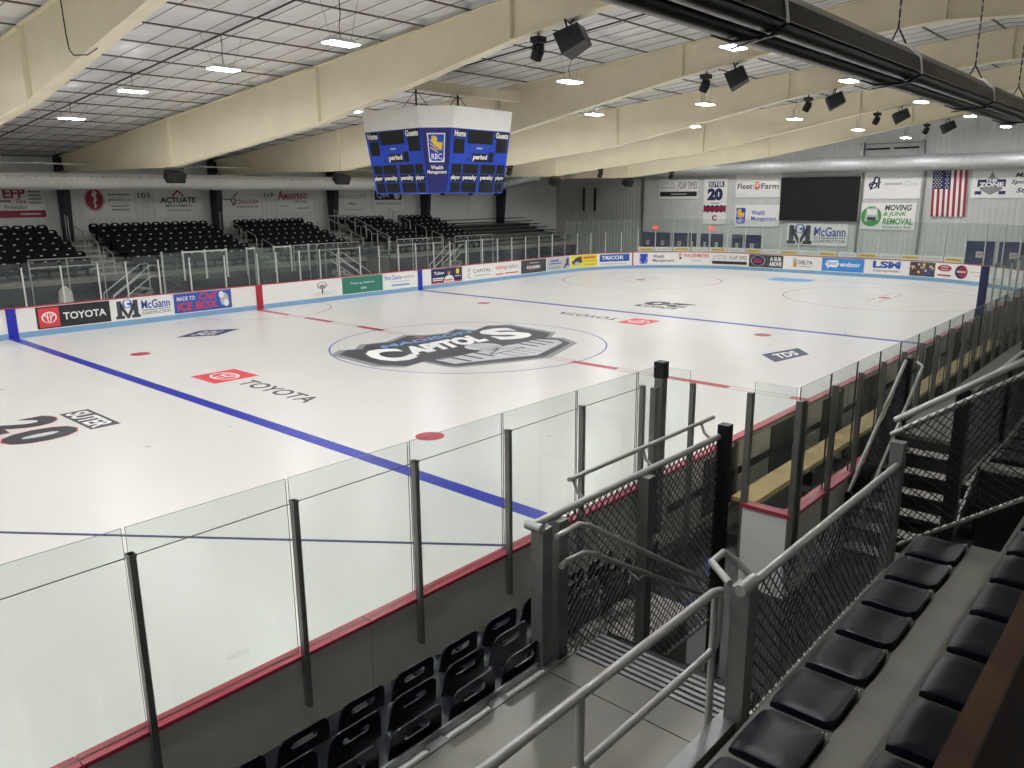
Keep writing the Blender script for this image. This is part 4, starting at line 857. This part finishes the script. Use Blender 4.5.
for x, s_ in ((.22, '101'), (7.45, '119')):
    q = MB(); q.box((x-.02, YW-.005, 4.78), (x+.02, YW+.0, 4.8)); t = q.build('section_number', 'p_charcoal'); tag(t, 'dark number painted on the bleacher wall beside the ' + {'101': 'red seahorse', '119': 'longhorn', '103': 'springhill'}[s_] + ' banner', 'number')
    Print(lambda u, v, w=0., x=x: Vector((x+u, YW-.01-w, 4.82+v)), t, .004).text(s_, -.3, 0, .3, .26, 'p_charcoal', 1, .02)
# ------------------------------------------------------------------ near side: slotted seats in front of the walkway
SP = .52
tb = empty('seating_terrace', (-16, -14, 0), 'light grey stepped terrace carrying three rows of slotted seats behind the near boards', 'terrace')
FR = [(-13.71, .64, 'front'), (-14.21, .885, 'middle'), (-14.71, 1.11, 'back')]      # seat back y, pan z
for y, z, nm in FR:
    MB().box((-22, y-.02, -.02), (-11.6, y+.55 if nm != 'front' else -13.2, z-.40)).build('tread', 'tread_light', tb)
def near_seat():
    t = empty('slotted_seat', (0, 0, 0)); b = MB(); seat_back(b, (0, 0, .35), 1, 36, 5, h=.48, hw0=.24, hw1=.205, sv=.8, sw=.08); b.build('seat_back', 'seat_navy', t, smooth=True)
    b = MB(); seat_pan(b, (0, 0, .40), 1, 36, w=.195, d=.20, cy=.165); b.build('seat_pan', 'seat_navy', t, smooth=True)
    b = MB(); b.cbox((0, .08, .18), (.3, .05, .36)); b.build('bracket', 'steel_post', t); return t
ns = near_seat(); first = True
for y, z, nm in FR:
    x = {'front': -11.84, 'middle': -11.75, 'back': -14.235}[nm]
    while x > -20:
        lab = f'dark navy slotted plastic seat in the {nm} row by the near boards'
        if first: ns.location = (x, y, z-.40); ns['label'] = lab; ns['category'] = 'seat'; ns['group'] = 'slotted seats by the near boards'; first = False
        else: link_copy(ns, (x, y, z-.40), lab)
        x -= SP
# ------------------------------------------------------------------ near walkway deck, stairs, pit
DZ = 1.33
td = empty('walkway_deck', (-17, -15.55, DZ-.1), 'grey metal walkway deck of sheet panels behind the slotted seats', 'walkway')
for a, c in ((-22, -19.2), (-19.19, -16.6), (-16.59, -14.12), (-14.11, -13.80)): MB().box((a, -16.2, DZ-.06), (c, -14.96, DZ)).build('deck_plate', 'deck', td)
MB().box((-22, -16.32, DZ-.25), (-13.80, -16.2, DZ+.12)).build('kick_plate', 'galv', td)
MB().box((-22, -14.875, DZ-.06), (-13.95, -14.855, DZ+.04)).build('edge_rail', 'galv', td); MB().box((-22, -14.958, DZ-.06), (-13.8, -14.935, DZ+.005)).build('edge_rail', 'galv', td)
MB().box((-22, -14.935, DZ-.06), (-13.95, -14.875, DZ-.02)).build('painted_slot_light', 'p_white', td)  # white strip painted in for the lit floor seen through the edge slots
for i in range(14): MB().box((-13.95-.58*i, -14.935, DZ-.02), (-14.1-.58*i, -14.875, DZ+.004)).build('edge_bridge', 'galv', td)
for i in range(6): MB().box((-13.775+.062*i, -16.18, DZ-.05), (-13.74+.062*i, -14.95, DZ-.004)).build('grate_bar', 'galv', td)
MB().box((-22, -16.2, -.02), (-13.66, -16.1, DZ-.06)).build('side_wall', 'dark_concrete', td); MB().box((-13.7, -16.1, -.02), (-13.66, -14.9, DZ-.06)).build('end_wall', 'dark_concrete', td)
ts = empty('metal_stair', (-13.6, -15.55, 0), 'open metal stair going down from the near deck into the dark pit', 'stair')
for i in range(6):
    z = DZ-.19*(i+1); x = -13.40+.27*i
    MB().box((x, -16.15, z-.03), (x+.25, -14.95, z)).build('step', 'deck', ts); MB().box((x+.215, -16.15, z+.001), (x+.25, -14.95, z+.012)).build('step_nosing', 'black_metal', ts)
for y in (-16.17, -14.93): MB().bar((-13.4, y, DZ-.12), (-11.75, y, .05), .03, .22).build('stringer', 'galv', ts)
def rail_pipe(t, pts, r=.024, m='pipe', nm='rail_pipe'):
    q = MB(); q.tube(pts, r, 10); return q.build(nm, m, t, smooth=True)
tr = empty('hand_rail', (-17, -16.2, DZ), 'double pipe handrail along the upper edge of the near deck', 'railing')
rail_pipe(tr, [(-22, -16.17, 2.35), (-14.0, -16.17, 2.35), (-13.9, -16.17, 2.32)], .027)
rail_pipe(tr, [(-22, -16.17, 1.93), (-14.02, -16.17, 1.93), (-13.93, -16.17, 1.96), (-13.9, -16.17, 2.05), (-13.9, -16.17, 2.32)], .024)
for x in (-13.97, -15.36, -16.75, -18.2): rail_pipe(tr, [(x, -16.17, DZ+.0), (x, -16.17, 2.35)], .024, nm='rail_post')
def sq_post(t, x, y, z0, z1, s=.09, m='galv'): return MB().box((x-s/2, y-s/2, z0), (x+s/2, y+s/2, z1)).build('post', m, t)
def chain_link(t, A, B, h0, h1, sp=.058, r=.0038, nm='chain_link_mesh'):
    """A, B: top-line end points (3d); the mesh hangs from h0 to h1 below the line AB"""
    A = Vector(A); B = Vector(B); L = (B-A).length; H = h1-h0; d = (B-A)/L; q = MB()
    n = (d.cross(Vector((0, 0, 1)))).normalized()
    st = sp*math.sqrt(2); k = -int(H/st)-1
    def pt(a, b_, off): return A+d*a-Vector((0, 0, h0+b_))+n*off
    while k*st < L:
        for sgn in (1, -1):
            x0 = k*st if sgn == 1 else k*st+H; lo, hi = 0, H
            # a = x0 + sgn*b, clip to 0..L
            if sgn == 1: lo = max(lo, -x0); hi = min(hi, L-x0)
            else: lo = max(lo, x0-L); hi = min(hi, x0)
            if hi-lo > .02:
                p0, p1 = pt(x0+sgn*lo, lo, sgn*.003), pt(x0+sgn*hi, hi, sgn*.003); q.bar(p0, p1, r*2, r*2, n)
        k += 1
    return q.build(nm, 'mesh_black', t, kind='stuff')
# fence beside the stair (towards the ice)
f1 = empty('mesh_fence', (-12.6, -14.82, .3), 'black chain link fence with grey rails between the slotted seats and the stair pit', 'fence')
rail_pipe(f1, [(-14.1, -14.8, 2.44), (-11.2, -14.8, 2.44)], .03); chain_link(f1, (-13.72, -14.8, 2.41), (-11.27, -14.8, 2.41), 0, 1.95)
rail_pipe(f1, [(-13.5, -14.66, 2.58), (-11.15, -14.66, 2.58)], .02)
for x in (-13.45, -12.45, -11.4): rail_pipe(f1, [(x, -14.66, 2.58), (x, -14.7, 2.48), (x, -14.79, 2.42)], .014, nm='rail_bracket')
sq_post(f1, -14.05, -14.84, .9, 2.42, .11); sq_post(f1, -13.86, -14.84, .9, 2.42, .11); sq_post(f1, -12.68, -14.86, .0, 2.43, .1, 'steel_post'); sq_post(f1, -11.24, -14.84, -.02, 2.56, .11, 'black_metal')
rail_pipe(f1, [(-13.75, -14.8, .46), (-11.27, -14.8, .46)], .02)
rail_pipe(f1, [(-14.12, -14.9, 2.44), (-14.12, -14.76, 2.44)], .036, nm='pipe_clamp')
h1 = empty('stair_rail', (-13, -15.0, 0), 'pair of bent pipe handrails sloping down beside the near stair', 'railing')
rail_pipe(h1, [(-14.08, -15.0, 2.40), (-13.82, -15.0, 2.41), (-13.7, -15.0, 2.36), (-11.85, -15.0, 1.2)], .022)
rail_pipe(h1, [(-14.1, -15.06, 2.2), (-13.95, -15.0, 2.17), (-13.76, -15.0, 2.16), (-13.62, -15.0, 2.1), (-11.8, -15.0, 1.02)], .022)
for x, z in ((-12.9, 1.66), (-12.0, 1.1)): rail_pipe(h1, [(x, -15.0, z), (x, -14.95, z-.07), (x, -14.84, z-.02)], .01, 'alu', 'rail_bracket')
# fence above the pit on the upper seating side
f2 = empty('mesh_fence', (-12.5, -16.34, 1.3), 'black chain link fence with grey top pipe beside the flat seat pads', 'fence')
rail_pipe(f2, [(-13.9, -16.34, 2.40), (-10.95, -16.34, 2.40)], .03); chain_link(f2, (-13.8, -16.34, 2.38), (-10.92, -16.34, 2.38), 0, .98, .07)
rail_pipe(f2, [(-13.85, -16.34, 1.40), (-10.95, -16.34, 1.40)], .022)
sq_post(f2, -13.84, -16.3, DZ-.2, 2.38, .12); sq_post(f2, -10.88, -16.32, -.02, 2.6, .11)
rail_pipe(f2, [(-14.0, -16.34, 2.42), (-13.8, -16.34, 2.42)], .038, nm='pipe_clamp')
rail_pipe(f2, [(-13.95, -16.25, 2.42), (-13.8, -16.05, 2.44), (-13.5, -15.98, 2.38), (-13.42, -16.05, 2.3), (-13.42, -16.2, 2.2)], .024, nm='return_rail')
MB().box((-13.7, -16.48, -.02), (-10.9, -16.40, 1.36)).build('pit_wall', 'dark_concrete', f2)
# sloping fence at the end of the pad seats, going up with the stand
f3 = empty('mesh_fence', (-10.78, -16.9, 1.8), 'sloping chain link fence with two grey rails climbing at the end of the pad seats', 'fence')
dy, dz = -2.6, 1.9
rail_pipe(f3, [(-10.62, -16.2, 2.72), (-10.62, -16.2+dy, 2.72+dz)], .03); rail_pipe(f3, [(-10.66, -16.35, 1.55), (-10.66, -16.2+dy, 1.5+dz)], .02)
rail_pipe(f3, [(-10.7, -16.2, 2.6), (-10.7, -16.2+dy, 2.6+dz)], .026)
chain_link(f3, (-10.75, -16.3, 2.70), (-10.75, -16.2+dy, 2.64+dz), 0, 1.15)
# upper stand: flat seat pads on grey benches
tu = empty('upper_stand', (-13, -17, 1.2), 'grey concrete upper stand with bench planks for the flat seat pads', 'stand')
UR = [(-16.80, 1.88), (-17.58, 2.36)]
for i, (y, z) in enumerate(UR):
    for a, c in ((-20.5, -11.0), (-8.6, 6)):
        MB().box((a, y-.195, z-.09), (c, y+.22, z-.052)).build('bench_plank', 'concrete', tu)
        MB().box((a, y-.78, -.02), (c, y-.20, z-.02)).build('tread', 'concrete', tu); MB().box((a, y-.24, -.02), (c, y+.18, z-.091)).build('plank_support', 'concrete', tu)
MB().box((-8.64, -18.36, -.02), (-8.61, -16.62, 1.78)).build('end_shade_sheet', 'black_metal', tu)  # black sheet added as painted shade over the stand's pale end face
MB().box((-20.5, -16.6, -.02), (-13.7, -16.40, 1.45)).build('tread', 'concrete', tu)
def pad():
    t = empty('seat_pad', (0, 0, 0)); n = 40; b = MB(); sup = []
    for i in range(n):
        a = 2*PI*i/n; c, s_ = math.cos(a), math.sin(a); f = (abs(c)**14+abs(s_)**14)**(-1/14); sup.append((.222*f*c, .19*f*s_))
    prof = [(.985, -.05), (1, -.042), (1., -.010), (.985, -.002), (.95, .0), (.6, -.002), (.15, -.004)]
    vs = []; fs = []
    for k, z in prof:
        for x, y in sup: vs.append((x*k, y*k, z+(-.03*max(0, y*k-.13)/.07 if y > 0 else .035*max(0, -y*k-.13)/.07)*(1 if z > -.02 else .6)))
    for r in range(len(prof)-1):
        for i in range(n): j = (i+1) % n; fs.append((r*n+i, r*n+j, (r+1)*n+j, (r+1)*n+i))
    fs.append(tuple(range(n-1, -1, -1))); fs.append(tuple((len(prof)-1)*n+i for i in range(n))); b.add(vs, fs); b.build('pad_shell', 'seat_pad', t, smooth=True)
    b = MB(); b.box((.16, -.19, .0), (.185, -.17, .022)); b.build('number_tag', 'paper', t)
    for x, y in ((.0, .02),): b = MB(); b.tube([(x, y, -.012), (x, y, -.004)], .008, 8); b.build('bolt_cap', 'black_metal', t)
    return t
pd = pad(); first = True
for (y, z), nm, x0 in ((UR[0], 'lower', -14.42), (UR[1], 'upper', -14.52)):
    k = -6
    while True:
        x = x0+SP*k; k += 1
        if x > 4.5: break
        if -11.15 < x < -8.3: continue
        lab = f'flat dark seat pad, {nm} row of the upper stand ' + ('before' if x < -11 else 'beyond')+' the sloping fence'
        if first: pd.location = (x, y, z); tag(pd, lab, 'seat pad', 'flat seat pads'); first = False
        else: link_copy(pd, (x, y, z), lab)
# ------------------------------------------------------------------ far deck and its stair
te = empty('walkway_deck', (2, -15.6, DZ-.1), 'grey walkway deck beyond the pit behind the players bench', 'walkway')
for i in range(7): MB().box((-6.1+2.6*i, -16.2, DZ-.06), (-6.1+2.6*i+2.59, -14.98, DZ)).build('deck_plate', 'deck', te)
MB().box((-6.06, -16.15, -.02), (-6.0, -15.0, DZ-.06)).build('end_wall', 'dark_concrete', te); MB().box((-6.0, -16.2, -.02), (12, -16.1, DZ-.06)).build('side_wall', 'dark_concrete', te)
ts = empty('metal_stair', (-7.2, -15.6, 0), 'open metal stair climbing from the pit to the far walkway deck', 'stair')
for i in range(6):
    z = .19*(i+1); x = -8.05+.325*i
    MB().box((x, -16.15, z-.035), (x+.3, -15.0, z)).build('step', 'tread_light', ts); MB().box((x-.005, -16.15, z-.05), (x+.02, -15.0, z+.004)).build('step_nosing', 'black_metal', ts)
for y in (-16.17, -14.99): MB().bar((-8.1, y, .05), (-6.05, y, DZ-.1), .03, .2).build('stringer', 'galv', ts)
f4 = empty('mesh_fence', (-6.8, -15.0, .3), 'steep chain link stair fence with two grey rails beside the players bench', 'fence')
rail_pipe(f4, [(-7.86, -14.97, .85), (-5.77, -14.97, 2.35), (-5.55, -14.97, 2.38)], .026); rail_pipe(f4, [(-7.6, -15.1, .55), (-5.35, -15.1, 2.2), (-5.3, -15.0, 2.25)], .024); chain_link(f4, (-7.8, -15.0, .87), (-5.77, -15.0, 2.33), 0.02, .8, .05)
rail_pipe(f4, [(-7.4, -15.0, .25), (-5.77, -15.0, 1.4)], .02); sq_post(f4, -5.74, -15.0, 1.0, 2.38, .1, 'black_metal'); sq_post(f4, -7.86, -15.0, -.02, .9, .08, 'black_metal')
f5 = empty('mesh_fence', (-6, -16.3, 1.2), 'chain link fence with grey rails along the far deck below the upper seats', 'fence')
rail_pipe(f5, [(-8.25, -16.3, 2.52), (2, -16.3, 2.52)], .026); chain_link(f5, (-8.2, -16.3, 2.49), (-1, -16.3, 2.49), 0, 1.1); rail_pipe(f5, [(-8.2, -16.3, 1.38), (-1, -16.3, 1.38)], .022)
sq_post(f5, -8.4, -16.3, -.02, 2.62, .14, 'black_metal'); sq_post(f5, -5.9, -16.3, .5, 2.5, .1, 'black_metal'); sq_post(f5, -3.2, -16.3, .5, 2.5, .1, 'black_metal')
for a in (-5.0, -4.6): rail_pipe(f5, [(a, -16.15, DZ), (a, -16.15, 2.1), (a+.25, -16.15, 2.3)], .024)
q = MB(); q.tube([(1.2, -15.6, DZ), (1.2, -15.6, DZ+.05), (1.2, -15.6, DZ+.75), (1.2, -15.6, DZ+.85), (1.15, -15.6, DZ+.95)], [.2, .23, .27, .28, .12], 14); q.build('bin', 'black_metal', None, label='black round bin standing on the walkway deck behind the players bench', cat='bin')
q = MB(); q.box((-11.5, -16.35, -.02), (-8.2, -13.2, -.005)); q.build('rubber_mat', 'black_metal', None, label='black rubber matting on the pit floor between the two stairs', cat='mat')
# ------------------------------------------------------------------ players bench
tp = empty('bench_boards', (-1, -13, 0), 'rink boards with red cap and no glass in front of the players bench', 'rink boards')
boards(tp, sx(9.05), sx(-9.38))
for i in range(8):
    a = -9.2+2.28*i
    MB().box((a, -13.09, .5), (a+2.2, -13.06, .6)).build('dark_rail', 'black_metal', tp); MB().box((a+.06, -13.08, .64), (a+.95, -13.056, .98)).build('back_panel', 'board_back', tp)
    MB().box((a+1.0, -13.08, .1), (a+1.9, -13.056, .98)).build('door_leaf', 'dark_concrete', tp); MB().box((a+1.95, -13.1, 0), (a+2.03, -13.056, 1.04)).build('upright', 'steel_post', tp)
tg = empty('bench_enclosure', (-1, -14.9, 0), 'glazed back wall of the players bench with red cap and grey posts', 'glass wall')
bx = [-9.46]+[-8.5+.93*i for i in range(20)]
for i, x in enumerate(bx):
    npost(tg, x, .35, 2.46, -14.92)
    if i:
        a = bx[i-1]; flat_pane(tg, (a+.015, -14.86), (x-.015, -14.86), 1.09, 2.6)
        MB().box((a+.004, -14.89, -.02), (x-.004, -14.82, 1.04)).build('low_panel', 'board_back', tg); MB().box((a, -14.93, 1.04), (x, -14.78, 1.085)).build('cap_rail', 'cap_red', tg)
flat_pane(tg, (-9.5, -14.84), (-9.5, -14.34), 1.09, 2.6)
MB().box((-9.55, -14.88, -.02), (-9.46, -14.3, 1.04)).build('end_panel', 'board_white', tg); MB().box((-9.58, -14.9, 1.04), (-9.44, -14.28, 1.085)).build('cap_rail', 'cap_red', tg)
MB().box((-9.54, -14.33, .2), (-9.47, -14.26, 2.46)).build('glass_post', 'steel_post', tg); MB().box((-9.56, -14.93, .2), (-9.49, -14.86, 2.46)).build('glass_post', 'steel_post', tg)
tw = empty('players_bench', (-1, -13.7, 0), 'long bare plywood players bench behind the boards', 'bench')
for i in range(7): MB().box((-8.05+2.4*i, -13.80, .44), (-8.05+2.4*i+2.395, -13.44, .5)).build('bench_board', 'plywood', tw)
MB().box((-7.9, -13.70, .32), (8.5, -13.66, .44)).build('front_board', 'plywood', tw)
for i in range(9): MB().box((-7.75+2.0*i, -13.74, -.02), (-7.69+2.0*i, -13.52, .44)).build('bench_leg', 'black_metal', tw)
tk = empty('notice', (-1.6, -14.85, 1.5)); bpy.data.objects.remove(tk)
q = MB(); q.box((-3.62, -14.885, 1.75), (-3.4, -14.875, 2.05)); q.build('paper_notice', 'paper', None, label='white paper notice taped to the bench glass', cat='notice')
# wooden ledge beside the camera
tl = empty('wooden_ledge', (-16.5, -18.01, 2.9), 'dark brown wooden ledge panel with a lighter top edge above the upper seats', 'ledge')
MB().box((-17.9, -18.035, 3.0), (-12.5, -18.005, 3.955)).build('panel_board', 'wood_dark', tl); MB().box((-17.9, -18.037, 3.955), (-12.5, -18.0, 3.975)).build('top_edge', 'wood', tl)
q = MB(); q.tube([(-10.9, -13.6, .0), (-10.4, -14.1, .02), (-9.9, -14.2, .02), (-9.6, -13.9, .02), (-9.2, -13.7, .02)], .015, 6); q.build('hose', 'p_royal', None, label='thin blue hose lying on the floor by the bench opening', cat='hose')
